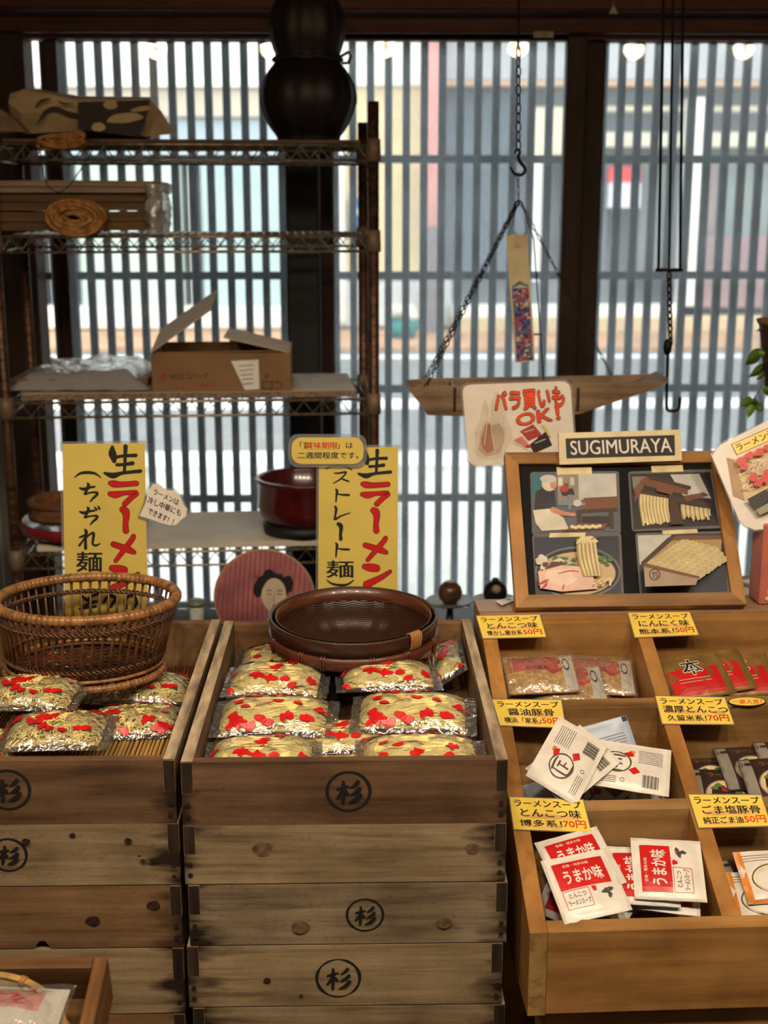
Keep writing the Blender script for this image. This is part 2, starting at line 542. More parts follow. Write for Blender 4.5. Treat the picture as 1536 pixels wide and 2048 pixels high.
class Sheet(Art):
    """flat card standing at plane (o, n); shapes are traced in picture points onto that real plane"""
    ccw = False
    def __init__(s, o, n, M=None, step=0.00025):
        s.o = Vector(o); s.n = Vector(n).normalized()
        if s.n.dot(CAM - s.o) < 0: s.n = -s.n
        s.M = M if M is not None else Matrix.Translation(s.o)
        s.inv = s.M.inverted(); s.step = step
        super().__init__(lambda x, y, l: s.inv @ (onplane(x, y, s.o, s.n) + s.n * (s.step * l)))
    def slab(s, pts, m, thick, edge=None):
        """the card itself, with its thickness behind the plane"""
        n = len(pts)
        P = [onplane(x, y, s.o, s.n) for x, y in pts]
        vs = [s.inv @ p for p in P] + [s.inv @ (p - s.n * thick) for p in P]
        area = sum(pts[i][0] * pts[(i + 1) % n][1] - pts[(i + 1) % n][0] * pts[i][1] for i in range(n))
        fr = tuple(range(n)) if area < 0 else tuple(range(n - 1, -1, -1))
        s.mb.add(vs, [fr, tuple(n + i for i in reversed(fr))], s.mi(m))
        s.mb.add(vs, [((i, n + i, n + (i + 1) % n, (i + 1) % n)) for i in range(n)], s.mi(edge or m))
# ================================================================ materials
M = {}
M['frame'] = wood('dark_frame_wood', (30, 19, 12), (58, 38, 24), (74, 50, 33), axis=2, grain=40, rough=0.5, bump=0.15)
M['beam'] = wood('reddish_beam_wood', (52, 25, 16), (86, 42, 26), (104, 56, 36), axis=0, grain=40, rough=0.5, bump=0.15)
M['pillar'] = plain('blackened_post', (15, 11, 9), 0.6)
M['lattice'] = plain('weathered_slats', (40, 39, 39), 0.7, vary=0.25, scale=14)
M['glass'] = pane_glass('dusty_pane', 0.19)
M['cleaner'] = pane_glass('cleaner_pane', 0.07)
M['plaster'] = plain('grey_plaster', (168, 163, 152), 0.9, scale=6, bump=0.1)
M['planks'] = plain('painted_boards', (176, 172, 162), 0.8, vary=0.06, scale=8, stretch=(6, 6, 0.5))
M['darkwall'] = plain('brown_wall', (66, 52, 42), 0.9, scale=5)
M['floor'] = plain('floor_concrete', (88, 80, 72), 0.8, scale=8)
M['steel'] = plain('tarnished_wire', (150, 136, 116), 0.35, metal=0.8, vary=0.3, scale=60)
M['postmetal'] = plain('rusty_post', (84, 58, 42), 0.45, metal=0.6, vary=0.35, scale=40)
M['collar'] = plain('plastic_collar', (112, 92, 70), 0.5)
M['iron'] = plain('black_iron', (24, 21, 19), 0.5, metal=0.7, vary=0.3)
M['black'] = plain('black_ink', (20, 18, 17), 0.6, vary=0.05)
M['white'] = plain('white_paper', (226, 222, 212), 0.6, vary=0.03)
M['ironwood'] = plain('dark_table_wood', (38, 30, 26), 0.4)

# ================================================================ the shop
XL, XR, YB, ZC, YG = -1.075, 2.3, -2.6, 2.75, 4.0
def wallbox(name, a, b, m):
    mb = MB(); c = [(p + q) / 2 for p, q in zip(a, b)]; d = [abs(p - q) for p, q in zip(a, b)]
    mb.box(c, d); return struct(name, mb, m)
wallbox('floor', (XL - .2, YB - .2, -.1), (XR + .2, YG + .12, 0), M['floor'])
wallbox('ceiling', (XL - .2, YB - .2, ZC), (XR + .2, YG + .3, ZC + .1), M['darkwall'])
wallbox('wall_back', (XL - .2, YB - .2, 0), (XR + .2, YB, ZC), M['plaster'])
wallbox('wall_right', (XR, YB, 0), (XR + .2, YG + .1, ZC), M['plaster'])
mb = MB()
y = YB
mb.box((XL - .11, (YB + YG) / 2, ZC / 2), (.18, YG - YB, ZC))
while y < YG - 0.05:
    mb.box((XL - .01, y + .05, ZC / 2), (.02, .094, ZC), bev=.004); y += .1
struct('wall_left', mb, M['planks'])
wallbox('wall_front', (XL - .2, YG - .02, 2.13), (XR + .2, YG + .16, ZC), M['darkwall'])
wallbox('wall_front_right', (1.56, YG - .02, 0), (XR + .1, YG + .16, 2.14), M['plaster'])
# the beam across the doors, then the grooved rail under it
mb = MB(); mb.box(((XL + XR) / 2, YG - .10, 2.13), (XR - XL, .16, .20), bev=.006)
struct('trim_1', mb, M['beam'])
mb = MB(); mb.box(((XL + XR) / 2, YG - .02, 2.005), (XR - XL, .13, .044), bev=.004)
mb.box(((XL + XR) / 2, YG + .0, 1.985), (XR - XL, .07, .03), bev=.003)
struct('trim_2', mb, M['beam'])
mb = MB(); jx = at(80, 500, Y=YG).x; mb.box(((XL + jx) / 2, YG, 1.0), (jx - XL, .12, 2.0), bev=.004)
struct('trim_3', mb, M['frame'])
# the house post between the left pair of doors
mb = MB(); mb.box((-.157, YG - .13, 1.03), (.094, .10, 2.06), bev=.006)
struct('trim_4', mb, M['pillar'])
def door(name, x0, x1, yc, sl, sr, glass='glass'):
    e = thing(name, None, None, loc=(0, 0, 0)); e['kind'] = 'structure'
    z0, z1 = .02, 1.985
    for nm, a, b in (('stile', x0, x0 + sl), ('stile', x1 - sr, x1)):
        mb = MB(); mb.box(((a + b) / 2, yc, (z0 + z1) / 2), (b - a, .034, z1 - z0), bev=.003); mb.build(nm, M['frame'], e)
    for z, h in ((z0 + .05, .10), (z1 - .006, .022)):
        mb = MB(); mb.box(((x0 + x1) / 2, yc, z), (x1 - x0 - sl - sr, .03, h), bev=.002); mb.build('rail', M['frame'], e)
    mb = MB(); mb.box(((x0 + x1) / 2, yc + .004, (z0 + z1) / 2), (x1 - x0 - sl, .004, z1 - z0 - .04)); mb.build('pane', M[glass], e)
    return e
door('door_1', at(107, 480, Y=YG).x, at(640, 450, Y=YG).x, YG + .02, .038, .05, 'cleaner')
door('door_2', at(641, 450, Y=YG).x, at(1159, 450, Y=YG).x, YG - .02, .040, .058)
door('door_3', at(1162, 450, Y=YG).x, 1.56, YG + .02, .058, .05)
# the outer lattice of slats with its cross rails
mb = MB()
x = at(143, 130, Y=4.10).x + .0273 - 2 * .0546
k = 0
while x < 1.62:
    mb.box((x, 4.10, 1.02), (.0225, .028, 1.96), bev=.003); x += .0541; k += 1
for z in (1.641, 1.291, .936, .58, .22):
    mb.box(((x + XL) / 2, 4.112, z), (x - XL, .018, .024), bev=.002)
struct('window_1', mb, M['lattice'])

# ================================================================ the street
M['pave'] = plain('pale_pavement', (205, 203, 198), 0.9, scale=3, vary=0.06)
M['road'] = plain('grey_asphalt', (120, 122, 124), 0.9, scale=20)
M['line'] = plain('road_paint', (235, 235, 232), 0.8)
M['brick'] = plain('orange_brick_walk', (182, 142, 112), 0.9, scale=5, vary=0.2)
def out(name, a, b, m, parent=None, label=None):
    mb = MB(); mb.box([(p + q) / 2 for p, q in zip(a, b)], [abs(p - q) for p, q in zip(a, b)])
    return struct(name, mb, m, parent, label)
out('street', (-14, 7.8, -.12), (14, 13.6, -.02), M['road'])
out('pavement', (-14, 4.12, -.1), (14, 7.8, 0), M['pave'])
out('kerb', (-14, 7.35, -.09), (14, 7.8, .03), M['line'])
out('road_line', (-14, 9.75, -.1), (14, 10.2, -.012), M['line'])
out('road_marking', (-14, 12.95, -.1), (14, 13.2, -.012), M['line'])
out('far_pavement', (-14, 13.6, -.1), (14, 17, .02), M['brick'])
b = thing('street_building', 'row of pale shop fronts across the street behind the slats', 'building', loc=(0, 15.8, 0))
b['kind'] = 'structure'
def pan(nm, px0, px1, py0, py1, c, dy=0.0, dep=.3):
    p = at(px0, py0, Y=15.8); q = at(px1, py1, Y=15.8)
    mb = MB(); mb.box(((p.x + q.x) / 2, dep / 2 - dy, (p.z + q.z) / 2), (abs(q.x - p.x), dep, abs(p.z - q.z)), bev=.01)
    return mb.build(nm, c if not isinstance(c, tuple) else plain(nm + '_paint', c, 0.85, vary=0.04, scale=2), b)
mb = MB(); mb.box((0, .8, 2.2), (26, 1.0, 4.7)); mb.build('facade', plain('facade_grey', (150, 156, 162), 0.9, scale=1.5), b)
pan('upper_wall', -500, 640, -130, 178, (238, 238, 234), .25, .6)
pan('lintel_band', -500, 640, 178, 236, (196, 186, 172), .15, .5)
pan('window_strip', -500, 640, 236, 322, (172, 186, 196), .05)
for (x0, x1, c) in ((-300, 90, (170, 184, 180)), (94, 150, (186, 202, 208)), (154, 372, (190, 208, 198)), (378, 398, (232, 234, 230)), (402, 566, (172, 194, 196)), (570, 640, (206, 212, 208))):
    pan('shutter', x0, x1, 322, 612, c, .12)
pan('sill', -500, 640, 612, 652, (232, 232, 226), .3, .6)
pan('upper_wall', 640, 850, -130, 176, (240, 240, 236), .28, .6)
pan('cream_wall', 640, 868, 176, 556, (222, 206, 166), .2, .5)
pan('white_post', 674, 692, 176, 640, (236, 234, 226), .35)
pan('signboard', 700, 728, 398, 470, (60, 112, 196), .3, .2)
pan('sign_stripe', 700, 728, 416, 430, (224, 226, 224), .34, .2)
pan('low_wall', 640, 900, 560, 650, (214, 218, 220), .2, .5)
pan('pink_pipe', 846, 872, -100, 452, (210, 152, 146), .6, .2)
pan('grey_pipe', 846, 872, 452, 660, (132, 126, 132), .6, .2)
pan('upper_wall', 872, 1900, -130, 166, (176, 178, 182), .28, .6)
pan('orange_band', 872, 1900, 166, 178, (196, 166, 140), .32, .6)
pan('dark_window', 880, 1052, 178, 552, (104, 114, 126), .02)
pan('cream_frame', 1056, 1130, 216, 312, (214, 208, 186), .2)
pan('white_post', 1056, 1072, 312, 560, (240, 240, 236), .3)
pan('cream_band', 1130, 1700, 214, 226, (206, 198, 178), .2)
pan('cream_band', 1130, 1700, 266, 296, (214, 208, 192), .22)
pan('dark_window', 1130, 1210, 296, 552, (112, 120, 128), .02)
pan('poster', 1210, 1272, 334, 366, (214, 84, 84), .25, .1)
pan('poster', 1210, 1272, 366, 416, (214, 218, 236), .25, .1)
pan('grey_door', 1282, 1360, 310, 552, (126, 134, 134), .05)
pan('white_post', 1364, 1374, 200, 640, (236, 236, 232), .4)
pan('pink_wall', 1390, 1700, 470, 612, (156, 132, 138), .25)
pan('pink_panel', 1390, 1420, 320, 470, (150, 134, 136), .15)
pan('glass_door', 1424, 1700, 320, 470, (136, 146, 144), .05)
pan('white_sill', 900, 1380, 606, 628, (244, 244, 240), .4)
pan('cream_step', 900, 1700, 628, 668, (206, 188, 152), .5, .7)
# parked in front of the cream wall
t = thing('street_planter', 'teal tub with white flowers before the cream wall across the street', 'planter', loc=at(806, 645, Y=14.6))
t.location.z = .02
mb = MB(); mb.lathe([(.01, 0), (.13, 0), (.19, .2), (.17, .2), (.15, .17), (.01, .17)], 20); mb.build('tub', plain('teal_tub', (40, 128, 132), 0.5), t)
mb = MB()
rnd = random.Random(3)
for k in range(14): mb.ball((rnd.uniform(-.14, .14), rnd.uniform(-.12, .12), .24 + rnd.uniform(0, .08)), .06, 5)
mb.build('flowers', M['white'], t)

# ================================================================ lamps over the counter, and spots added out of view
M['bulb'] = glow('warm_filament', (255, 170, 66), 13)
M['brass'] = plain('brass_socket', (120, 90, 40), 0.35, metal=0.9)
def bulb_glass():
    m, t, N, L, p = _nm('bulb_glass'); N.remove(p)
    tr = N.new('ShaderNodeBsdfTransparent'); tr.inputs[0].default_value = lin((250, 232, 200)); gl = N.new('ShaderNodeBsdfGlossy'); gl.inputs['Roughness'].default_value = .03
    fr = N.new('ShaderNodeFresnel'); x = N.new('ShaderNodeMixShader')
    L.new(fr.outputs[0], x.inputs[0]); L.new(tr.outputs[0], x.inputs[1]); L.new(gl.outputs[0], x.inputs[2]); L.new(x.outputs[0], N['Material Output'].inputs[0])
    return m
M['bulbglass'] = bulb_glass()
def pendant(x, y, z, label, power=LAMP_POWER):
    t = thing('pendant_bulb', label, 'lamp', loc=(x, y, z), group='bulbs hanging over the counter')
    mb = MB(); mb.ball((0, 0, 0), .016, 6, sc=(1, 1, 1.5)); mb.build('filament', M['bulb'], t)
    mb = MB(); mb.lathe([(.001, -.058)] + [(.052 * sin(a), -.06 * cos(a)) for a in (.3, .7, 1.1, 1.5, 1.9, 2.3)] + [(.022, .06), (.016, .075)], 20); mb.build('globe', M['bulbglass'], t)
    mb = MB(); mb.lathe([(.001, .07), (.018, .07), (.018, .11), (.008, .125), (.001, .125)], 14); mb.build('socket', M['brass'], t)
    mb = MB(); mb.tube([(0, 0, .12), (0, 0, ZC - z)], .003, 6); mb.build('cord', M['black'], t)
    d = bpy.data.lights.new('bulb_light', 'POINT'); d.energy = power; d.color = LAMP_COLOR; d.shadow_soft_size = .05
    o = bpy.data.objects.new('bulb_light', d); COL.objects.link(o); o.parent = t
def added_spot(x):  # added out of view to light the crates; narrow cone keeps the rack dim
    t = thing('added_spot', 'black cone shaded spot lamp over the crates', 'lamp', loc=(x, .45, 2.46), group='spot lamps over the crates')
    aim = Vector((0, 1.25, -1.75)).normalized()
    q = aim.to_track_quat('-Z', 'Y'); t.rotation_euler = q.to_euler()
    mb = MB(); mb.lathe([(.02, .09), (.03, .08), (.05, 0), (.075, -.06), (.073, -.06), (.048, 0), (.001, .06)], 24); mb.build('shade', M['black'], t)
    mb = MB(); mb.ball((0, 0, .02), .028, 8); mb.build('bulb', glow('added_spot_bulb', (255, 226, 180), 6), t)
    mb = MB(); mb.tube([q.inverted() @ Vector((0, 0, 0)) + Vector((0, 0, .085)), q.inverted() @ Vector((0, 0, ZC - 2.46))], .006, 8); mb.build('stem', M['black'], t)
    d = bpy.data.lights.new('added_spot_light', 'SPOT'); d.energy = SPOT_POWER; d.color = LAMP_COLOR; d.shadow_soft_size = .09; d.spot_size = R(92); d.spot_blend = .75
    o = bpy.data.objects.new('added_spot_light', d); COL.objects.link(o); o.parent = t; o.location = (0, 0, -.065)
for px in (310, 540, 770, 1035, 1272, 1493):
    p = at(px, 95, Y=7.0)
    pendant(p.x, 8 - 7.0, p.z, 'clear globe bulb on a black cord above the counter')
for k in range(4):
    added_spot(-.8 + .62 * k)
# ================================================================ the wire rack by the window
RK = thing('wire_rack', 'tall dark wire shelving rack standing in front of the left lattice doors', 'shelf rack', loc=at(4, 700, Y=3.18))
RK.location.z = 0
fl = RK.location.copy(); fr = at(748, 450, Y=3.22); fr.z = 0
RKW = (fr - fl).length; RKD = .365
RK.rotation_euler.z = atan2((fr - fl).y, (fr - fl).x) + R(1.2)
bpy.context.view_layer.update()
RM = Matrix.Translation(RK.location) @ Matrix.Rotation(RK.rotation_euler.z, 4, 'Z')
SHELF = [(1.652, 'top'), (1.438, 'second'), (1.038, 'third'), (.652, 'fourth'), (.22, 'bottom')]
for (x, y, h) in ((0, 0, 1.75), (RKW, 0, 1.748), (0, RKD, 1.75), (RKW, RKD, 1.72)):
    mb = MB(); mb.tube([(x, y, 0.0), (x, y, h)], .0135, 12)
    z = .05
    while z < h - .02:
        mb.tube([(x, y, z - .0015), (x, y, z + .0015)], .0142, 12); z += .0254
    mb.build('post', M['postmetal'], RK)
    for z, _ in SHELF:
        mb = MB(); mb.lathe([(.013, -.03), (.0185, -.029), (.017, .022), (.013, .023)], 14, M=Matrix.Translation((x, y, z - .012))); mb.build('collar', M['collar'], RK)
def truss(mb, a, b, z, n):
    a, b = Vector(a), Vector(b)
    for dz in (0, -.036): mb.tube([a + Vector((0, 0, z + dz)), b + Vector((0, 0, z + dz))], .0034, 6)
    pts = []
    for i in range(n + 1):
        q = a.lerp(b, i / n); pts.append(q + Vector((0, 0, z - (.003 if i % 2 else .033))))
    mb.tube(pts, .0024, 5, smooth=False)
for z, nm in SHELF:
    mb = MB()
    truss(mb, (.014, 0, 0), (RKW - .014, 0, 0), z - .004, 38)
    truss(mb, (.014, RKD, 0), (RKW - .014, RKD, 0), z - .004, 38)
    truss(mb, (0, .014, 0), (0, RKD - .014, 0), z - .004, 14)
    truss(mb, (RKW, .014, 0), (RKW, RKD - .014, 0), z - .004, 14)
    for k in range(1, 44):
        x = RKW * k / 44; mb.tube([(x, 0, z - .002), (x, RKD, z - .002)], .0016, 4)
    for y in (.12, .245): mb.tube([(.01, y, z - .006), (RKW - .01, y, z - .006)], .0026, 5)
    mb.build('shelf', M['steel'], RK)
M['boardpale'] = plain('pale_shelf_board', (198, 190, 172), 0.7, vary=0.05, scale=10)
M['boardbrown'] = plain('brown_shelf_board', (96, 72, 52), 0.7, vary=0.15, scale=18)
M['boardedge'] = plain('chipboard_edge', (122, 100, 78), 0.8, vary=0.3, scale=120)
def on_rack(x, y, z): return RM @ Vector((x, y, z))
def board(name, label, x0, x1, z, m, th=.012, e=None):
    mb = MB(); w = x1 - x0
    mb.box((w / 2, 0, th / 2), (w, RKD - .03, th), bev=.001)
    mb.box((w / 2, -(RKD - .03) / 2 - .0006, th / 2), (w, .001, th - .001), 1)
    o = mb.build(name, [m, e or m]); o.matrix_world = Matrix.Translation(on_rack(x0, RKD / 2, z)) @ Matrix.Rotation(RK.rotation_euler.z, 4, 'Z')
    return tag(o, label, 'board', 'boards lining the wire rack shelves')
board('shelf_board', 'brown board lying on the topmost shelf of the wire rack under the gourd vase', .03, RKW - .03, 1.6525, M['boardbrown'], .008)
board('shelf_board', 'pale board with chipboard edge under the cardboard box on the rack', .035, RKW - .045, 1.0385, M['boardpale'], .016, M['boardedge'])
board('shelf_board', 'cream board on the low rack shelf under the dark red tub', .05, RKW - .05, .6525, M['boardpale'], .016)
Z1, Z2, Z3, Z4 = 1.661, 1.439, 1.055, .669

# ---- gourd vase
M['gourd'] = plain('blackened_gourd', (22, 13, 10), 0.5, vary=0.35, scale=25, bump=0.3)
c = at(617, 264, Y=3.36); c.z = Z1
t = thing('gourd_vase', 'large black ribbed gourd shaped vase on the topmost rack shelf', 'vase', loc=c)
k = c.z; s = 3.36 / 2600 * 1.0
prof = [(.001, 0), (.07, 0), (.078, .012), (.098, .04), (.114, .075), (.119, .105), (.112, .138), (.094, .168), (.08, .186), (.077, .2), (.084, .222), (.091, .25), (.09, .285), (.08, .32), (.06, .345), (.04, .358), (.032, .375), (.034, .39), (.02, .392), (.001, .392)]
mb = MB(); mb.lathe([(r, z) for r, z in spline(prof, 3)], 72, rib=lambda a, z: 1 + .05 * abs(cos(6 * a)) - .03); mb.build('body', M['gourd'], t)
mb = MB(); mb.tube([(.083 * cos(a), .083 * sin(a), .193 + .002 * sin(9 * a)) for a in [2 * pi * i / 40 for i in range(40)]], .006, 6, closed=True)
mb.tube([(.08, 0, .2), (.1, -.01, .21), (.106, -.012, .2), (.1, -.01, .185), (.085, 0, .185)], .004, 6)
mb.build('cord', M['black'], t)

# ---- patterned paper bag and its neighbours on the top shelf
M['bagcream'] = plain('cream_paper', (186, 162, 126), 0.75, vary=0.1, scale=12)
M['baggrey'] = plain('charcoal_print', (52, 45, 42), 0.75, vary=0.1)
t = thing('paper_bag', 'cream paper bag with charcoal blobs lying on its side on the topmost rack shelf', 'bag', loc=(0, 0, 0))
yb = 3.29
P0 = at(28, 270, Y=yb)
def bp(x, y, Y): return at(x, y, Y=Y)
mb = MB()
ft = [(20, 188), (48, 178), (155, 200), (302, 198)]; fb = [(22, 232), (48, 268), (155, 262), (296, 274)]
bt = [(30, 184), (75, 178), (160, 192), (300, 194)]
F = [bp(*p, yb) for p in ft]; B = [bp(*p, yb) for p in fb]; T = [bp(*p, yb + .2) for p in bt]
for q in B: q.z = max(q.z, Z1 + .002)
Fm = [(a + b_) / 2 + Vector((0, -.02 - .008 * (i % 2), 0.004 * (-1) ** i)) for i, (a, b_) in enumerate(zip(F, B))]
Bk = [Vector((q.x, yb + .2, Z1 + .002)) for q in T]
vs = F + Fm + B + T + Bk
fs = []
for i in range(3):
    fs += [(4 + i, 5 + i, 1 + i, i), (8 + i, 9 + i, 5 + i, 4 + i), (i, 1 + i, 13 + i, 12 + i), (12 + i, 13 + i, 17 + i, 16 + i)]
fs += [(0, 12, 16, 8, 4), (3, 7, 11, 19, 15)]
mb.add(vs, fs)
mb.build('body', M['bagcream'], t)
sh = Sheet(F[2] + Vector((0, -.03, 0)), (0, -1, .05), M=Matrix())
sh.poly([(156, 204), (300, 200), (292, 238), (278, 274), (156, 258)], M['baggrey'])
for (cx, cy, rx, ry, ro) in ((221, 209, 14, 10, 0), (250, 236, 36, 10, -.1), (197, 254, 14, 9, 0), (282, 218, 20, 5, -.15)):
    sh.blob(cx, cy, rx, ry, M['bagcream'], rot=ro, jit=.08)
sh.stroke([(74, 250, 2), (92, 224, 8), (112, 218, 10), (134, 226, 8), (152, 230, 9)], M['baggrey'])
sh.stroke([(72, 214, 3), (84, 202, 6), (100, 198, 3)], M['baggrey'])
sh.stroke([(118, 204, 3), (130, 208, 4), (146, 208, 2)], M['baggrey'])
sh.build('print', t)
mb = MB(); a = [at(300, 200, Y=yb), at(322, 222, Y=yb + .03), at(350, 268, Y=yb + .05), at(296, 272, Y=yb), at(276, 268, Y=yb - .01)]
for q in a: q.z = max(q.z, Z1 + .003)
mb.add(a + [q + Vector((0, .002, .001)) for q in a], [(0, 1, 3), (1, 2, 3), (0, 3, 4), (5, 8, 6), (6, 8, 7), (5, 9, 8)]); mb.build('flap', M['bagcream'], t)
t = thing('paper_sack', 'crumpled brown paper sack at the left end of the topmost rack shelf', 'bag', loc=(0, 0, 0))
mb = MB()
a = [at(-40, 205, Y=3.21), at(0, 218, Y=3.21), at(30, 240, Y=3.21), at(52, 264, Y=3.21), at(-40, 268, Y=3.205), at(0, 262, Y=3.2)]
for q in a: q.z = max(q.z, Z1 + .002)
bk = [q + Vector((0, .045, 0)) for q in a]
mb.add(a + bk, [(0, 4, 5), (0, 5, 1), (1, 5, 2), (2, 5, 3), (5, 4, 3), (0, 1, 7, 6), (1, 2, 8, 7), (2, 3, 9, 8)]); mb.build('sack', plain('sack_paper', (120, 102, 78), 0.8, vary=.2), t)
M['twine'] = plain('tan_twine', (156, 108, 58), 0.8, vary=0.25, scale=60)
def coil(name, label, c, rx, rz, n, dep, r, seed, tilt=0):
    rnd = random.Random(seed); mb = MB()
    for k in range(n):
        ph = rnd.random() * 6; y = -dep / 2 + dep * k / max(1, n - 1)
        q_ = 1 - .8 * (k % 5) / 5; a = rx * q_ * rnd.uniform(.9, 1.05); b = rz * q_ * rnd.uniform(.7, 1.08); dz = rnd.uniform(-.004, .004); tw = rnd.uniform(-.15, .15) + tilt
        mb.tube([(a * cos(q) * cos(tw) - b * sin(q) * sin(tw), y + .004 * sin(2 * q + ph), rz + dz + a * cos(q) * sin(tw) + b * sin(q) * cos(tw)) for q in [2 * pi * i / 28 for i in range(28)]], r, 6, closed=True)
    o = mb.build(name, M['twine']); o.location = c
    return tag(o, label, 'twine', 'coils of tan twine on the rack')
c = at(122, 276, Y=3.165); c.z = Z1 - .022
coil('twine_coil', 'small coil of tan twine hanging over the edge of the topmost rack shelf', c, .055, .014, 26, .03, .0034, 4, .08)
t = thing('black_cord', 'thin black cord dangling in a loop below the topmost rack shelf', 'cord', loc=at(88, 285, Y=3.15))
mb = MB(); o0 = t.location
mb.tube([Vector(q) - o0 for q in spline([tuple(at(x, y, Y=3.15)) for x, y in ((80, 286), (82, 318), (88, 350), (98, 374), (118, 384), (138, 372), (158, 344), (176, 316), (196, 280))], 5)], .0014, 5)
mb.build('cord', M['black'], t)

# ---- kraft bundles on the second shelf
M['kraft'] = plain('kraft_paper', (98, 70, 40), 0.75, vary=0.2, scale=14, stretch=(.3, 1, 8))
M['kraftpale'] = plain('pale_kraft_sheets', (146, 124, 104), 0.75, vary=0.12, stretch=(.3, 1, 6))
M['clear'] = film('clear_wrap', 0.5, 0.14, white=0.34, bscale=30)
def bundle(name, label, px0, px1, py0, py1, y0, dep, m, sag=0.0, zmin=Z2):
    a = at(px0, py1, Y=y0); b2 = at(px1, py0, Y=y0)
    w = b2.x - a.x; h = b2.z - max(a.z, zmin); z = max(a.z, zmin)
    mb = MB()
    n = 16
    for k in range(4):
        zz = k / 4 * h
        def top(u, v, q): return Vector((u * w, v * dep + .006 * (k % 2), q + sag * sin(pi * u) * (q / max(h, 1e-6))))
        hh = h / 4 * .985
        mb.grid(lambda u, v: top(u, v, zz + hh), n, 2); mb.grid(lambda u, v: top(u, 0, zz + v * hh), n, 2); mb.grid(lambda u, v: top(u, v, zz), n, 2, flip=True)
        mb.grid(lambda u, v: top(1, u, zz + v * hh), 4, 2); mb.grid(lambda u, v: top(0, u, zz + v * hh), 4, 2, flip=True)
    o = mb.build(name, m); o.location = (a.x, y0, z)
    return tag(o, label, 'paper bags', 'bundles of paper bags on the second rack shelf')
bundle('paper_bag_bundle', 'lowest bundle of brown kraft paper bags on the second rack shelf', -60, 298, 422, 461, 3.2, .28, M['kraft'], -.004)
zt = Z2 + .052
bundle('paper_bag_bundle', 'middle bundle of brown kraft paper bags with twine before it on the second rack shelf', -60, 292, 386, 421, 3.21, .27, M['kraft'], 0, at(0, 421.5, Y=3.21).z)
bundle('paper_bag_bundle', 'thin pale stack of paper bags topmost on the second rack shelf', -50, 302, 362, 385, 3.2, .29, M['kraftpale'], .002, at(0, 385.5, Y=3.2).z)
mb = MB(); rnd = random.Random(8)
c = at(318, 458, Y=3.24); c.z = Z2 + .001
def crumple(u, v):
    a = 2 * pi * u; r = .032 * (1 + .5 * noise.noise(Vector((3 * cos(a), 3 * sin(a), v * 5))))
    return Vector((r * cos(a) * .8 + .006 * noise.noise(Vector((v * 9, a, 1))), .09 * sin(a) * (1 + .2 * noise.noise(Vector((a, v * 6, 4)))), .118 * v))
mb.grid(crumple, 40, 16)
o = mb.build('plastic_wrap', M['clear']); o.location = c
tag(o, 'crumpled clear plastic sticking out at the right end of the kraft bundles', 'plastic bag')
c = at(153, 456, Y=3.165); c.z = Z2 + .002
coil('twine_coil', 'large loose coil of tan twine before the kraft bundles on the second rack shelf', c, .066, .038, 60, .05, .0042, 11, -.12)

# ---- third shelf: wrapped sheets and the carton
c = at(158, 800, Y=3.24); c.z = Z3
t = thing('wrapped_paper_stack', 'flat brown paper stack in clear plastic beside the carton on the rack', 'paper stack', loc=c)
w = .345; mb = MB()
mb.box((0, .12, .016), (w, .24, .030), bev=.003); mb.build('paper_stack', M['kraft'], t)
M['wrap'] = film('milky_wrap', 0.55, 0.16, white=0.32, bscale=16, bstr=1.0)
mb = MB()
def wr(u, v):
    x = (u - .5) * (w + .016); e = min(1, 6 * min(u, 1 - u)); f = min(1, 8 * min(v, 1 - v))
    return Vector((x, -.02 + v * .28, .006 + (.031 + .014 * u + .022 * v) * min(e, f) + .010 * noise.noise(Vector((u * 8, v * 5, 2))) * e * (.4 + v)))
mb.grid(lambda u, v: (lambda q: Vector((q.x, q.y, max(.0015, q.z))))(wr(u, v)), 50, 30)
mb.build('plastic_wrap', M['wrap'], t)
c = at(444, 793, Y=3.24); c.z = Z3
t = thing('cardboard_box', 'open brown cardboard carton with white label on the rack', 'box', loc=c)
t.rotation_euler.z = R(2)
w, d, h = .345, .25, at(444, 706, Y=3.24).z - Z3
M['card'] = plain('corrugated_card', (132, 98, 62), 0.8, vary=0.08, scale=8)
M['cardpale'] = plain('card_inside', (190, 168, 140), 0.8, vary=0.06)
mb = MB()
for c_, s_ in (((0, .002, h / 2), (w, .004, h)), ((0, d, h / 2), (w, .004, h)), ((-w / 2 + .002, d / 2, h / 2), (.004, d - .004, h)), ((w / 2 - .002, d / 2, h / 2), (.004, d - .004, h)), ((0, d / 2, .003), (w - .008, d - .008, .006))):
    mb.box(c_, s_, bev=.0008)
mb.build('carton', M['card'], t)
def flap(nm, o, u, v, L0, Wd, m=M['cardpale']):
    u = Vector(u).normalized(); v = Vector(v).normalized(); n = u.cross(v)
    mb = MB(); M4 = Matrix((u, v, n)).transposed().to_4x4(); M4.translation = o
    mb.box((L0 / 2, Wd / 2, .0015), (L0, Wd, .003), bev=.0006, M=M4); mb.build(nm, m, t)
flap('flap', Vector((-w / 2, .01, h)), (.8, 0, .55), (0, 1, .15), .185, d - .02)
flap('flap', Vector((w / 2, .005, h)), (-.84, 0, .2), (0, 1, 0), .17, d - .01)
flap('flap', Vector((-.16, .0, h)), (1, 0, .01), (0, .75, -.2), .3, .1, M['card'])
flap('flap', Vector((-.16, d, h)), (1, 0, 0), (0, .6, -.5), .3, .1, M['card'])
bpy.context.view_layer.update()
Mx = Matrix.Translation(t.location) @ Matrix.Rotation(R(2), 4, 'Z')
sh = Sheet(Mx @ Vector((0, -.0006, h / 2)), Mx.to_3x3() @ Vector((0, -1, 0)), M=Mx)
red = plain('faded_red_ink', (150, 62, 42), 0.8); ink = plain('faded_black_ink', (62, 44, 32), 0.8)
sh.text('NNエコパック', [(340, 746), (416, 744), (416, 758), (340, 760)], ink, .02)
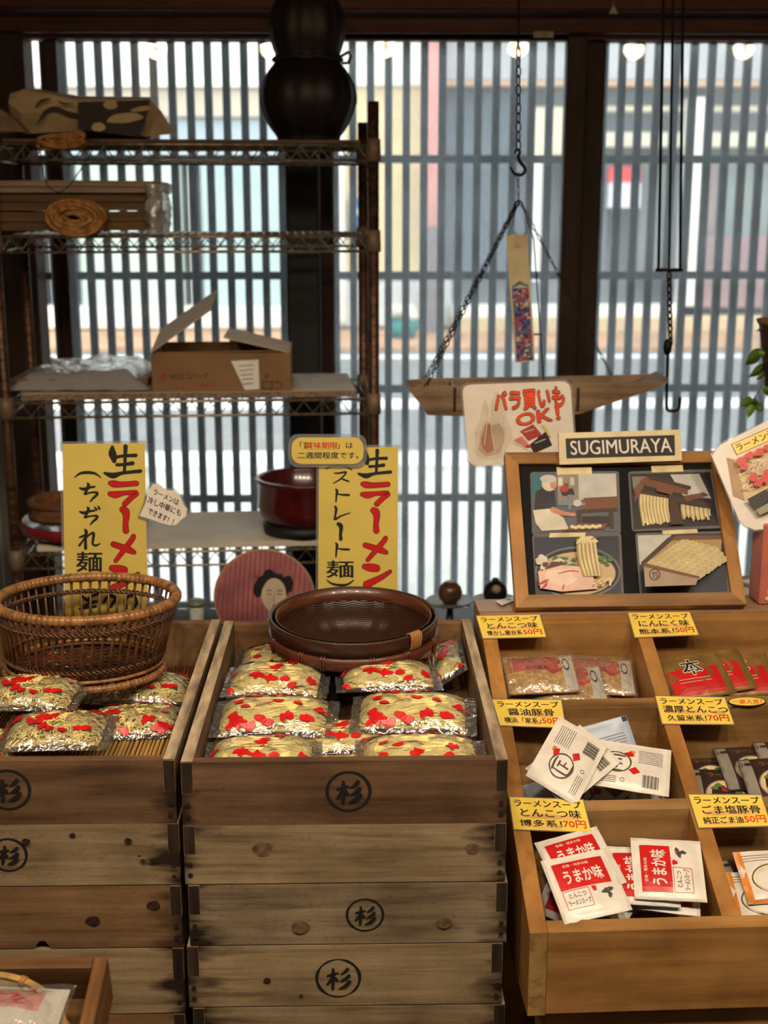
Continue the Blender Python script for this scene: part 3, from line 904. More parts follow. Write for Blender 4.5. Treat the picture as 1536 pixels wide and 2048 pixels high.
sh.text('LL（40）', [(352, 764), (430, 762), (430, 777), (352, 779)], red, .015)
sh.ring(326, 754, 6, 6, 3, red, 20)
sh.ring(326, 754, 2, 2, 2, red, 12)
sh.poly([(462, 722), (517, 719), (519, 778), (490, 780)], M['white'])
for k in range(5): sh.stroke([(478 + 2 * k, 732 + 9 * k, 1.4), (506, 730 + 9 * k, 1.4)], ink)
sh.ring(533, 751, 3.5, 4, 1.2, ink, 12)
for k in range(3): sh.poly(rect(526 + 12 * k, 762, 535 + 12 * k, 763.2), ink); sh.poly(rect(526 + 12 * k, 776, 535 + 12 * k, 777.2), ink)
for x in (525, 544, 562): sh.poly(rect(x, 762, x + 1.2, 777), ink)
sh.build('printing', t)

# ---- fourth shelf: lacquerware
M['lacq'] = plain('dark_red_lacquer', (74, 20, 20), 0.22, vary=0.15, coat=0.4)
M['lacqred'] = plain('red_lacquer', (122, 26, 30), 0.25, vary=0.12, coat=0.4)
M['bent'] = wood('bentwood', (70, 40, 22), (118, 76, 44), (140, 96, 60), axis=0)
def bowl(name, label, c, prof, m, n=56, ex=1, ey=1, group=None):
    mb = MB(); mb.lathe(prof, n, ex=ex, ey=ey); o = mb.build(name, m); o.location = c
    return tag(o, label, 'bowl', group)
c = at(172, 1092, Y=3.33); c.z = Z4
bowl('lacquer_tray', 'wide red lacquer tray under the bentwood tray on the low rack shelf', c, [(.001, 0), (.12, 0), (.16, .012), (.166, .03), (.162, .042), (.157, .042), (.155, .02), (.12, .012), (.001, .012)], M['lacqred'])
c = at(140, 1060, Y=3.33); c.z = Z4 + .0425
t = thing('bentwood_tray', 'round brown bentwood tray stacked on the red lacquer tray', 'tray', loc=c)
mb = MB(); mb.lathe([(.001, 0), (.098, 0), (.1, .01), (.1, .05), (.094, .05), (.094, .012), (.001, .012)], 48); mb.build('body', M['bent'], t)
mb = MB(); mb.lathe([(.1005, .038), (.106, .04), (.106, .05), (.094, .0505)], 48); mb.lathe([(.1005, .004), (.104, .006), (.104, .016), (.1005, .018)], 48); mb.build('hoop', M['bent'], t)
c = at(608, 1080, Y=3.34); c.z = Z4
t = thing('lacquer_tub', 'round dark red lacquer tub on a black stand on the low rack shelf', 'tub', loc=c)
mb = MB(); mb.lathe([(.001, .03), (.1, .03), (.112, .045), (.12, .07), (.12, .135), (.126, .142), (.123, .146), (.115, .146), (.112, .14), (.112, .06), (.001, .045)], 56); mb.build('body', M['lacq'], t)
mb = MB(); mb.lathe([(.001, 0), (.105, 0), (.108, .02), (.098, .0295), (.001, .0295)], 48); mb.build('foot', M['black'], t)

# ================================================================ low bench behind the crates
BZ = .515
t = thing('display_bench', 'low dark wooden bench along the window behind the crates', 'bench', loc=(.42, 3.01, 0))
mb = MB(); mb.box((0, 0, BZ - .015), (2.2, .27, .03), bev=.003); mb.build('top', M['ironwood'], t)
for x in (-1.0, 1.0):
    for y in (-.1, .1):
        mb = MB(); mb.box((x, y, (BZ - .03) / 2), (.045, .045, BZ - .03), bev=.003); mb.build('leg', M['ironwood'], t)
M['saucer'] = plain('grey_saucer', (112, 110, 108), 0.3, vary=0.08)
M['ballred'] = plain('red_brown_ball', (92, 58, 44), 0.3, vary=0.3, scale=20)
M['ballpale'] = plain('pale_wood', (150, 126, 96), 0.4, vary=0.2)
M['ballblack'] = plain('black_ball', (26, 22, 20), 0.25)
def stand(px, label, zt):
    c = at(px, 1205, Y=3.0); c.z = BZ
    t = thing('pedestal_dish', label, 'dish', loc=c, group='grey pedestal dishes on the bench')
    h = zt - BZ
    mb = MB(); mb.lathe([(.001, 0), (.032, 0), (.034, .006), (.01, .014), (.007, h - .012), (.02, h - .008), (.02, h - .004), (.001, h - .004)], 28); mb.build('foot', M['ironwood'], t)
    mb = MB(); mb.lathe([(.001, h - .004), (.03, h - .004), (.052, h + .002), (.058, h + .008), (.055, h + .009), (.03, h + .001), (.001, h + .0005)], 40); mb.build('plate', M['saucer'], t)
    return c
zt = at(900, 1206, Y=3.0).z
for px, lab in ((900, 'grey pedestal dish carrying the red brown ball by the window'), (990, 'grey pedestal dish carrying the black ball, beside the photo board')):
    c = stand(px, lab, zt)
    if px == 900:
        o = thing('wooden_ball', 'red brown wooden ball on the pedestal dish nearer the round basket', 'ball', loc=(c.x, c.y, zt + .0008))
        mb = MB(); mb.lathe([(.001, 0), (.016, .001), (.026, .012), (.0295, .026), (.026, .04), (.016, .051), (.001, .055)], 28); mb.build('body', M['ballred'], o)
        mb = MB(); mb.lathe([(.0125, .0535), (.007, .0552), (.001, .0558)], 20); mb.build('cap', M['ballpale'], o)
    else:
        o = thing('wooden_ball', 'black wooden ball with pale patch and small knob beside the photo board', 'ball', loc=(c.x, c.y, zt + .0008))
        mb = MB(); mb.lathe([(.001, 0), (.018, .001), (.027, .012), (.0295, .027), (.027, .04), (.016, .052), (.001, .056)], 28); mb.build('body', M['ballblack'], o)
        mb = MB(); mb.ball((0, -.0195, .037), .013, 8, sc=(1, .75, 1)); mb.build('patch', M['ballpale'], o)
        mb = MB(); mb.lathe([(.008, .0545), (.009, .058), (.006, .0615), (.001, .062)], 16); mb.build('knob', M['ballblack'], o)
c = at(394, 1236, Y=2.98); c.z = BZ
t = thing('small_jar', 'small white jar with green grey lid on the bench beside the fan', 'jar', loc=c)
h = at(394, 1200, Y=2.98).z - BZ
mb = MB(); mb.lathe([(.001, 0), (.015, 0), (.0175, .006), (.0175, h - .018), (.015, h - .013), (.001, h - .013)], 24); mb.build('body', plain('white_glaze', (190, 188, 180), .25), t)
mb = MB(); mb.lathe([(.0165, h - .0128), (.0225, h - .011), (.022, h - .003), (.014, h + .002), (.001, h + .003)], 24); mb.build('lid', plain('green_lid', (110, 116, 96), .4), t)
c = at(1505, 1190, Y=3.0); c.z = BZ
t = thing('white_cup', 'small white cup on the bench behind the pink packet', 'cup', loc=c)
mb = MB(); h = at(1505, 1158, Y=3.0).z - BZ
mb.lathe([(.001, 0), (.03, 0), (.034, .01), (.036, h - .012), (.034, h - .012), (.031, .012), (.001, .008)], 28); mb.build('body', plain('cup_glaze', (206, 204, 196), .25), t)
mb = MB(); mb.lathe([(.0365, h - .012), (.039, h - .01), (.039, h - .002), (.034, h - .002)], 28); mb.build('rim', plain('cup_rim', (150, 146, 132), .3), t)

# ---- round paper fan with a painted face, leaning on the bench
fy = 2.93
c = at(529, 1196, Y=fy)
t = thing('paper_fan', 'round pink striped paper fan with a painted white face leaning on the bench', 'fan', loc=c)
Rf = 100 / 2600 * (c - CAM).dot(FW)
M['fanpink'] = plain('faded_pink_paper', (158, 92, 92), 0.7, vary=0.16, scale=16)
M['fandark'] = plain('fan_stripe', (128, 70, 76), 0.7)
M['fanrim'] = plain('fan_rim', (176, 148, 108), 0.6)
M['facew'] = plain('face_paint', (198, 172, 148), 0.7, vary=.05)
mb = MB(); mb.lathe([(.001, -.001), (Rf, -.001), (Rf, .001), (.001, .001)], 64, smooth=False, M=Matrix.Rotation(R(90), 4, 'X')); mb.build('leaf', M['fanpink'], t)
mb = MB(); mb.tube([(Rf * cos(a), 0, Rf * sin(a)) for a in [2 * pi * i / 64 for i in range(64)]], .0022, 6, closed=True); mb.build('rim', M['fanrim'], t)
mb = MB(); mb.tube([(0, .004, -Rf + .02), (0, .004, -Rf - (c.z - Rf - BZ) + .001)] if c.z - Rf > BZ + .01 else [(0, .004, -Rf * .5), (0, .004, BZ - c.z + .001)], .005, 8); mb.build('handle', M['fanrim'], t)
sh = Sheet(c + Vector((0, -.0014, 0)), (0, -1, 0), M=Matrix.Translation(c))
for k in range(19):
    x = 436 + k * 10; hgt = sqrt(max(0, 97 ** 2 - (x - 529) ** 2))
    if hgt > 12: sh.stroke([(x + 6, 1196 - hgt * .98, 2), (x, 1196, 3), (x - 3, 1196 + hgt * .9, 2)], M['fandark'], lay=0.5, n=3)
sh.blob(546, 1172, 37, 26, M['black'], jit=.06); sh.blob(538, 1148, 12, 9, M['black'], jit=.1)
sh.blob(574, 1164, 12, 20, M['black'], rot=-.3, jit=.1); sh.blob(518, 1176, 11, 18, M['black'], rot=.3, jit=.1)
sh.poly([(540, 1200), (534, 1250), (575, 1252), (566, 1200)], M['facew'])
sh.blob(548, 1190, 25, 34, M['facew'], jit=.03)
for x in (538, 560): sh.stroke([(x - 6, 1182, 1), (x, 1180, 2), (x + 6, 1182, 1)], M['black'])
for x in (538, 560): sh.stroke([(x - 5, 1188, 1), (x, 1187, 1.6), (x + 5, 1189, 1)], M['black'])
sh.stroke([(549, 1190, .8), (547, 1200, 1.2), (551, 1202, .8)], M['fandark']); sh.blob(549, 1210, 3.2, 2.2, M['lacqred'])
for (x, y, r) in ((570, 1147, 6), (562, 1142, 5), (578, 1146, 5), (515, 1150, 4)): sh.blob(x, y, r, r, M['fanpink'], jit=.2)
sh.build('painting', t)
# ================================================================ the hanging tray, its chains and the cloth strip
def link_mb(mb, a, b, r=.0014, wdt=.0042, rot=0.0, n=10):
    a = Vector(a); b = Vector(b); d = b - a; l = d.length; d = d / l
    s = d.orthogonal().normalized(); s = Matrix.Rotation(rot, 3, d) @ s
    pts = [(a + b) / 2 + d * ((l / 2 + r) * sin(t)) + s * (wdt * cos(t)) for t in [2 * pi * i / n for i in range(n)]]
    mb.tube(pts, r, 5, closed=True)
def chain(mb, pts, L=.017, r=.0014, wdt=.0042):
    pts = [Vector(p) for p in pts]
    k = 0; seg = []
    for a, b in zip(pts, pts[1:]):
        n = max(1, round((b - a).length / L))
        seg += [(a.lerp(b, i / n), a.lerp(b, (i + 1) / n)) for i in range(n)]
    for a, b in seg:
        link_mb(mb, a, b, r, wdt, (k % 2) * pi / 2 + .3); k += 1
HY = 3.0
t = thing('hanging_boat_tray', 'long wooden boat shaped tray hanging on chains before the lattice doors', 'hanging tray', loc=at(1060, 790, Y=HY))
o0 = t.location.copy()
L_ = lambda x, y, Y=HY: at(x, y, Y=Y) - o0
M['traywood'] = wood('pale_worn_tray', (98, 76, 56), (150, 122, 94), (172, 146, 116), axis=0, grain=40, bump=.2)
top = [(812, 768), (870, 764), (1130, 760), (1230, 758), (1326, 755)]
bot = [(1290, 772), (1212, 797), (1150, 818), (1060, 826), (852, 821), (838, 800)]
pts = [L_(*q) for q in top + bot]
def wallp(dy):
    mb = MB(); n = len(pts)
    f = [Vector((p.x, dy, p.z)) for p in pts]; g = [Vector((p.x, dy + .01, p.z)) for p in pts]
    mb.add(f + g, [tuple(range(n)), tuple(range(2 * n - 1, n - 1, -1))] + [(i, n + i, n + (i + 1) % n, (i + 1) % n) for i in range(n)])
    return mb
wallp(-.07).build('side', M['traywood'], t); wallp(.06).build('side', M['traywood'], t)
mb = MB(); pr = [pts[0]] + list(reversed([pts[5 + i] for i in range(6)])) + [pts[4]]
for a, b in zip(pr, pr[1:]):
    d = (b - a); n = Vector((-d.z, 0, d.x)).normalized() * .008
    if n.z < 0: n = -n
    mb.add([Vector((p.x, y, p.z)) for p in (a, b, b + n, a + n) for y in (-.06, .06)], [(0, 2, 3, 1), (4, 5, 7, 6), (0, 1, 7, 6), (2, 4, 5, 3), (0, 6, 4, 2), (1, 3, 5, 7)])
mb.build('bottom', M['traywood'], t)
mb = MB()
for px in (905, 1146):
    p = L_(px, 790); mb.box((p.x, 0, p.z), (.006, .146, .054), bev=.001)
mb.build('strap', M['ironwood'], t)
mb = MB(); apex = L_(1037, 402)
chain(mb, [L_(1037, 96), L_(1037, 300)], .0205, .0019, .0055); mb.build('chain', M['iron'], t)
mb = MB(); mb.tube([L_(1036, 96), Vector((L_(1036, 96).x, 0, ZC - o0.z))], .0022, 6); mb.build('rod', M['iron'], t)
mb = MB(); mb.tube([Vector(q) for q in spline([tuple(L_(x, y)) for x, y in ((1030, 306), (1034, 299), (1040, 303), (1037, 312), (1040, 324), (1049, 334), (1050, 343), (1042, 350), (1030, 348), (1024, 340), (1021, 333))], 5)], [.0026 + .0012 * sin(pi * i / 50) for i in range(51)], 8); mb.build('hook', M['iron'], t)
mb = MB(); chain(mb, [L_(1036, 346), apex], .016, .0012, .0036); mb.build('chain', M['iron'], t)
mb = MB(); c_ = L_(846, 770); chain(mb, [apex + Vector((0, -.01, 0)), Vector((c_.x, -.068, c_.z))], .0135, .0014, .004); mb.build('chain', M['iron'], t)
mb = MB(); chain(mb, [apex + Vector((0, .01, 0)), Vector((c_.x + .006, .066, c_.z))], .0135, .0014, .004); mb.build('chain', M['iron'], t)
mb = MB(); c_ = L_(1234, 757); chain(mb, [apex + Vector((.004, .01, 0)), Vector((c_.x, .066, c_.z))], .0145, .0011, .0034); mb.build('chain', M['iron'], t)
mb = MB(); mb.tube([apex + Vector((.004, -.01, 0)), L_(1064, 478) + Vector((0, -.03, 0)), L_(1080, 764) + Vector((0, -.066, 0))], .0014, 6); mb.build('cord', M['iron'], t)
# cloth strip
SY = 2.955
t = thing('cloth_strip', 'narrow cream hanging cloth strip printed with blue and red flowers', 'wall hanging', loc=at(1040, 590, Y=SY))
o0 = t.location.copy()
M['cloth'] = plain('cream_cloth', (196, 180, 142), 0.85, vary=.06)
cornr = [(1012, 470), (1055, 468), (1070, 722), (1030, 726)]
qf = quadpx(cornr)
mb = MB()
mb.grid(lambda u, v: at(*qf(u, v), Y=SY) - o0 + Vector((0, .004 * sin(7 * v), 0)), 4, 24)
mb.grid(lambda u, v: at(*qf(u, v), Y=SY + .0012) - o0 + Vector((0, .004 * sin(7 * v), 0)), 4, 24, flip=True)
mb.build('cloth', M['cloth'], t)
sh = Art(lambda x, y, l: at(*qf(x, y), Y=SY) - o0 + Vector((0, .004 * sin(7 * y) - .0006 - .00012 * l, 0)))
sh.ccw = False
cb = plain('navy_print', (44, 60, 112), .85); cr = plain('red_print', (176, 72, 84), .85); cp = plain('pink_print', (196, 130, 128), .85); cg = plain('teal_print', (98, 128, 128), .85)
n_ = 16
for i in range(12):
    sh.poly([(.1, .42 + .57 * i / 12), (.9, .42 + .57 * i / 12), (.9, .42 + .57 * (i + 1) / 12), (.1, .42 + .57 * (i + 1) / 12)], (plain('blue_ground', (92, 96, 132), .85) if i == 0 else sh.mats[0]), lay=1)
sh.stroke([(.12, .41, .02), (.3, .395, .025), (.5, .38, .03), (.7, .395, .025), (.9, .41, .02)], cg, lay=2)
sh.ring(.5, .09, .15, .012, .006, cr, 12, lay=2)
rnd = random.Random(5)
for k in range(120):
    x, y = rnd.uniform(.16, .86), rnd.uniform(.43, .98)
    sh.blob(x, y, rnd.uniform(.05, .12), rnd.uniform(.008, .018), rnd.choice([cb, cb, cr, cr, cp, M['cloth']]), rot=0, jit=.2, n=9, lay=3 + (k % 6), seed=k)
sh.build('print', t)
mb = MB(); mb.tube([L_(1005, 463) + (Vector((0, SY - HY, 0))) + (at(1060, 790, Y=HY) - o0), L_(1060, 461) + Vector((0, SY - HY, 0)) + (at(1060, 790, Y=HY) - o0)], .0018, 6)
for px in (1018, 1033, 1050):
    a = at(px, 463, Y=SY) - o0; b2 = at(px, 471, Y=SY) - o0; mb.tube([a, b2], .001, 5)
a = at(1037, 404, Y=HY) - o0
mb.tube([at(1020, 463, Y=SY) - o0, a, at(1056, 462, Y=SY) - o0], .0007, 5)
mb.build('rod', M['iron'], t)

# ================================================================ the pot hook
JY = 3.15
t = thing('pot_hanger', 'black iron pot hanger of long rods ending in a hook, before the right door', 'pot hanger', loc=at(1340, 540, Y=JY))
o0 = t.location.copy(); J = lambda x, y: at(x, y, Y=JY) - o0
mb = MB()
for (a, b) in (((1327, 0), (1317, 540)), ((1366, 0), (1360, 540))):
    p = J(*a); q = J(*b); d = (p - q); p2 = q + d * ((ZC - o0.z - q.z) / d.z); mb.tube([q, p2], .0036, 6)
mb.build('rod', M['iron'], t)
mb = MB(); p = J(1346, 0); q = J(1338, 545); d = p - q; mb.tube([q, q + d * ((ZC - o0.z - q.z) / d.z)], .003, 6); mb.build('rod', M['iron'], t)
mb = MB(); mb.tube([J(1311, 540), J(1365, 540)], .0044, 8); mb.build('crossbar', M['iron'], t)
mb = MB(); chain(mb, [J(1338, 545), J(1341, 690)], .016, .0026, .0052); mb.build('chain', M['iron'], t)
mb = MB(); mb.ball(J(1335, 694), .011, 8, sc=(1, 1, 1.9)); mb.build('knob', M['iron'], t)
mb = MB(); mb.tube([Vector(q) for q in spline([tuple(J(x, y)) for x, y in ((1336, 705), (1334, 760), (1333, 808), (1336, 820), (1347, 822), (1357, 818), (1360, 803), (1360, 794))], 5)], .004, 8); mb.build('hook', M['iron'], t)

# ================================================================ small things on the woodwork
p = at(1227, 20, Y=3.78)
t = thing('paper_triangle', 'small white folded paper triangle hanging on a thread from the beam', 'paper charm', loc=p)
mb = MB(); mb.add([(-.012, 0, -.01), (.013, 0, -.01), (0, .004, .016), (.0, -.007, -.01)], [(0, 3, 2), (3, 1, 2), (1, 0, 2), (0, 1, 3)]); mb.build('paper', plain('charm_paper', (226, 206, 180), .6), t)
mb = MB(); mb.tube([(0, .004, .014), (0, .004, ZC - p.z)], .0007, 5); mb.build('thread', M['white'], t)
pl = at(1086, 69, Y=YG - .0855)
t = thing('rail_sticker', 'small white sticker on the door rail left of the middle stiles', 'sticker', loc=pl)
sh = Sheet(pl, (0, -1, 0), M=Matrix.Translation(pl))
sh.slab([(1067, 63), (1107, 63), (1107, 75), (1067, 75)], plain('sticker_paper', (170, 160, 146), .5), .0012)
sh.stroke([(1072, 67, 2), (1102, 67, 2)], plain('sticker_ink', (120, 108, 96), .6)); sh.stroke([(1072, 71.5, 1.4), (1096, 71.5, 1.4)], sh.mats[-1])
sh.build('label', t)

# ================================================================ the plant at the right edge
PY = 2.75
t = thing('trailing_plant', 'green trailing plant with pointed leaves reaching in at the right edge', 'plant', loc=at(1600, 640, Y=PY))
o0 = t.location.copy(); G = lambda x, y, dy=0: at(x, y, Y=PY + dy) - o0
M['leaf'] = plain('leaf_green', (92, 122, 38), 0.45, vary=.25, scale=25)
M['leafdark'] = plain('leaf_dark', (62, 84, 30), 0.45, vary=.25, scale=25)
M['stem'] = plain('plant_stem', (86, 96, 50), 0.6)
mb = MB()
for q in (((1600, 640), (1560, 650), (1530, 690), (1516, 712)), ((1600, 640), (1570, 680), (1540, 730), (1522, 775), (1500, 808)), ((1600, 640), (1565, 640), (1540, 652))):
    mb.tube([Vector(v) for v in spline([tuple(G(*p)) for p in q], 5)], .0016, 5)
mb.build('stem', M['stem'], t)
def leaf(tip, base, w, m, dy=0):
    a, b = G(*base, dy), G(*tip, dy - .012); d = b - a; s = Vector((-d.z, .25 * d.length, d.x)).normalized() * (w / 2600 * PY)
    mb = MB()
    def f(u, v):
        e = sin(pi * min(1, v * 1.04)) ** .8 * (1 - .35 * v) if v < .97 else 0.0
        k = (u - .5) * 2
        return a + d * v + s * (k * e) + Vector((0, -.006 * sin(pi * v) + .005 * abs(k) * e, -.003 * v))
    mb.grid(f, 6, 10); mb.build('leaf', m, t)
for tip, base, w, m, dy in (((1490, 728), (1524, 698), 17, M['leafdark'], 0), ((1497, 752), (1532, 728), 12, M['leafdark'], .02), ((1530, 700), (1512, 712), 9, M['leaf'], 0), ((1511, 660), (1540, 648), 5, M['leafdark'], 0),
                        ((1480, 810), (1504, 796), 13, M['leaf'], 0), ((1496, 834), (1506, 800), 12, M['leaf'], .01), ((1512, 792), (1500, 812), 10, M['leafdark'], .01), ((1528, 818), (1508, 808), 11, M['leafdark'], .01), ((1524, 772), (1548, 786), 12, M['leaf'], 0), ((1512, 756), (1530, 745), 7, M['leafdark'], 0)):
    leaf(tip, base, w, m, dy)
mb = MB(); mb.lathe([(.001, -.16), (.06, -.16), (.085, .0), (.09, .0), (.085, -.01), (.001, -.02)], 28); mb.build('pot', plain('clay_pot', (120, 78, 54), .7), t)
mb = MB()
for a in (0, 2.1, 4.2): mb.tube([(.087 * cos(a), .087 * sin(a), 0), (0, 0, .35), (0, 0, ZC - o0.z)], .0015, 5)
mb.build('hanger', M['stem'], t)
# ================================================================ noodle crates
CW, CD = .432, .592
wk = dict(axis=0, grain=62)
M['crate_brown'] = wood('aged_brown_crate', (74, 52, 36), (108, 80, 56), (128, 100, 72), bump=.35, stain=(.216, .05, (44, 28, 18)), **wk)
M['crate_pale'] = wood('greyed_pale_crate', (104, 86, 62), (152, 130, 98), (172, 150, 116), bump=.35, stain=(.216, .09, (40, 28, 20)), **wk)
M['crate_grey'] = wood('greyed_crate', (90, 76, 60), (138, 120, 94), (160, 142, 114), bump=.35, stain=(.216, .09, (40, 28, 20)), **wk)
M['crate_tan'] = wood('tan_crate', (94, 68, 44), (132, 100, 68), (150, 118, 84), bump=.35, stain=(.216, .08, (40, 26, 18)), **wk)
M['crate_in'] = wood('crate_inside', (98, 70, 42), (132, 98, 62), (152, 118, 80), axis=0, grain=34, bump=.25)
M['crate_side'] = wood('crate_side', (104, 78, 52), (142, 116, 86), (172, 148, 118), axis=1, grain=34, bump=.4)
M['endgrain'] = wood('dark_end_grain', (30, 22, 16), (52, 40, 30), (72, 56, 42), axis=2, grain=70, bump=.5)
M['knot'] = plain('dark_knot', (46, 28, 20), .6, vary=.4, scale=120)
M['knotpale'] = plain('pale_knot', (96, 72, 52), .6, vary=.3, scale=120)
M['nail'] = plain('rusty_nail', (34, 22, 16), .6)
M['rim_worn'] = plain('worn_grey_edge', (158, 138, 112), .8, vary=.3, scale=60, stretch=(1, .2, 1), bump=.3)
def cedar_mark(A, cx, cy, r, m, sw=1.0, rot=0.0, jit=.1):
    """the crate's stamp: a ring round the sign for cedar, brushed"""
    A.ring(cx, cy, r, r * .97, r * .15 * sw, m, 48, jit=jit)
    P = lambda x, y, w: (cx + (x * cos(rot) - y * sin(rot)) * r, cy + (x * sin(rot) + y * cos(rot)) * r, w * 1.45 * r * sw)
    for st in ([(-.5, .12, .1), (-.3, .18, .13), (-.02, .26, .1)], [(-.24, .5, .1), (-.22, .2, .15), (-.24, -.2, .14), (-.26, -.56, .12)],
               [(-.26, .16, .08), (-.36, -.1, .13), (-.5, -.3, .1)], [(-.2, .08, .08), (-.1, -.04, .15), (-.04, -.12, .1)],
               [(.44, .5, .14), (.3, .34, .12), (.1, .22, .04)], [(.5, .16, .15), (.32, -.02, .13), (.08, -.14, .04)], [(.52, -.16, .17), (.32, -.38, .15), (.02, -.52, .04)]):
        A.stroke([P(*q) for q in st], m)
def crate(label, x, yf, ztop, h, wood_m, side_m, marks=(), knots=(), notch=None, yaw=0.0, inside=True, depth=CD, group='wooden noodle crates', width=CW):
    t = thing('noodle_crate', label, 'crate', loc=(x, yf, ztop - h), group=group)
    t.rotation_euler.z = yaw
    T = .0155; hw = width / 2
    hs = h * .49                                                    # the side boards show their end grain in the upper half
    mb = MB()
    pf = [(-hw, .0), (hw, .0), (hw, h - hs), (hw - T, h - hs), (hw - T, h), (-hw + T, h), (-hw + T, h - hs), (-hw, h - hs)]
    if notch: pf = [(-hw, 0), (notch[0], 0), (notch[0] + .008, notch[2]), (notch[1] - .008, notch[2]), (notch[1], 0)] + pf[1:]
    Mf = Matrix(((1, 0, 0, 0), (0, 0, 1, 0), (0, 1, 0, 0), (0, 0, 0, 1)))
    mb.prism(pf, T, 0, 0, Mf)
    mats = [wood_m, M['black'], M['knot'], M['nail'], M['knotpale']]
    A = Art(lambda X, Y, l: Vector((X, -.00025 * l, Y)), mb); A.mats = mats
    for (cx, cz, r, sw, rot, jt) in marks: cedar_mark(A, cx, cz, r, M['black'], sw, rot, jt)
    for (cx, cz, r, kk) in knots:
        A.blob(cx, cz, r * 1.25, r, M['knotpale'] if kk != 2 else M['knot'], jit=.1); A.blob(cx, cz, r * (.8 if kk != 1 else .5), r * (.7 if kk != 1 else .4), M['knot'] if kk != 1 else M['knotpale'], jit=.15)
    for sx in (-1, 1):
        for zz in (.16, .34): A.blob(sx * (hw - T * .5), h * zz, .0035, .0035, M['nail'], jit=.1, n=12)
    mb.build('front_board', mats, t)
    mb = MB(); mb.box((0, depth - T / 2, h / 2), (width - 2 * T, T, h), bev=.002); mb.build('back_board', M['crate_in'], t)
    for sx in (-1, 1):
        mb = MB()
        xo = sx * hw; xi = sx * (hw - T)
        ps = [(T, 0.001), (depth, 0.001), (depth, h), (0.0, h), (0.0, h - hs + .0004), (T, h - hs + .0004)]
        Ms = Matrix(((0, 0, 1, 0), (1, 0, 0, 0), (0, 1, 0, 0), (0, 0, 0, 1)))
        mb.prism(ps, min(xo, xi), max(xo, xi), 0, Ms)
        # worn top edge and end grain
        n = 40
        rn = random.Random(int(x * 100) + sx)
        mb.add([((xo if k % 2 else xi), .001 + (depth - .002) * (k // 2) / n, h + .0006 + .0009 * noise.noise(Vector((k * .37, x * 9, sx)))) for k in range(2 * n + 2)], [(2 * k, 2 * k + 1, 2 * k + 3, 2 * k + 2) for k in range(n)], 1)
        mb.add([(min(xo, xi) + .0006, -.0004, h - hs + .0012), (max(xo, xi) - .0006, -.0004, h - hs + .0012), (max(xo, xi) - .0006, -.0004, h - .0008), (min(xo, xi) + .0006, -.0004, h - .0008)], [(0, 1, 2, 3)], 2)
        mb.build('side_board', [M['crate_side'], side_m, M['endgrain']], t)
    mb = MB(); mb.box((0, depth / 2, .006), (width - 2 * T - .001, depth - 2 * T - .001, .01)); mb.build('base_board', M['crate_in'], t)
    return t
XC = -.02
YF = 1.592
ZT = .80
zs = [.8] + [at(690, y, Y=YF).z for y in (1649, 1768, 1890, 2013)] + [.335]
hs_ = [zs[i] - zs[i + 1] for i in range(5)]
def mk(px, py, y=YF): return at(px, py, Y=y)
def mark(px, py, rpx, xc, zb, sw=1.0, rot=0.0, jt=.1, y=YF):
    p = mk(px, py, y); return (p.x - xc, p.z - zb, rpx / 2600 * (p - CAM).dot(FW), sw, rot, jt)
def knot(px, py, rpx, kk, xc, zb, y=YF):
    p = mk(px, py, y); return (p.x - xc, p.z - zb, rpx / 2600 * (p - CAM).dot(FW), kk)
G1 = 'crates in the centre stack'
offs = [0.0, 0.0, .0035, -.001, .004]
crate('open top crate of the centre stack, full of straight noodle bags', XC, YF, zs[0], hs_[0], M['crate_brown'], M['rim_worn'], [mark(697, 1583, 43, XC, zs[1])], group=G1)
crate('plain greyed crate without a stamp, second from the top of the centre stack', XC, YF, zs[1], hs_[1] - .0022, M['crate_pale'], M['rim_worn'], [], [knot(525, 1702, 16, 1, XC, zs[2]), knot(945, 1700, 12, 1, XC, zs[2])], group=G1)
crate('third crate of the centre stack with a small stamp right of its middle', XC + offs[2], YF, zs[2], hs_[2] - .0022, M['crate_grey'], M['rim_worn'], [mark(730, 1833, 36, XC + offs[2], zs[3], .9, -.03, .15)], [knot(596, 1856, 14, 1, XC, zs[3]), knot(884, 1847, 12, 1, XC, zs[3])], group=G1)
crate('fourth crate of the centre stack with a faint thin stamp left of its middle', XC + offs[3], YF, zs[3], hs_[3] - .0022, M['crate_pale'], M['rim_worn'], [mark(678, 1959, 43, XC, zs[4], .75, 0, .35)], [knot(536, 1962, 6, 2, XC, zs[4]), knot(604, 1992, 3, 2, XC, zs[4])], group=G1)
crate('lowest visible crate of the centre stack, cut by the bottom edge of the photo', XC + offs[4], YF, zs[4], hs_[4] - .001, M['crate_pale'], M['rim_worn'], group=G1)
XL2 = at(353, 1512, Z=.8).x - CW / 2 - .001
YF2 = 1.600
zl = [.8] + [at(200, y, Y=YF2).z for y in (1648, 1773, 1898, 2030)] + [.33]
hl = [zl[i] - zl[i + 1] for i in range(5)]
G2 = 'crates in the left stack'
crate('open top crate of the left stack, holding curly noodle bags and the openwork basket', XL2, YF2, zl[0], hl[0], M['crate_brown'], M['rim_worn'], [mark(16, 1580, 43, XL2, zl[1], 1, 0, .05, YF2)], group=G2)
crate('pale crate with a stamp and scattered black knots, second in the left stack', XL2 + .002, YF2, zl[1], hl[1] - .0022, M['crate_pale'], M['rim_worn'], [mark(14, 1713, 36, XL2, zl[2], 1, -.15, .15, YF2)], [knot(x, y, r, k, XL2, zl[2], YF2) for x, y, r, k in ((143, 1672, 5, 2), (254, 1683, 6, 2), (50, 1684, 7, 2), (284, 1722, 4, 2), (303, 1722, 4, 2), (277, 1712, 2.5, 2), (322, 1723, 2.5, 2))], group=G2)
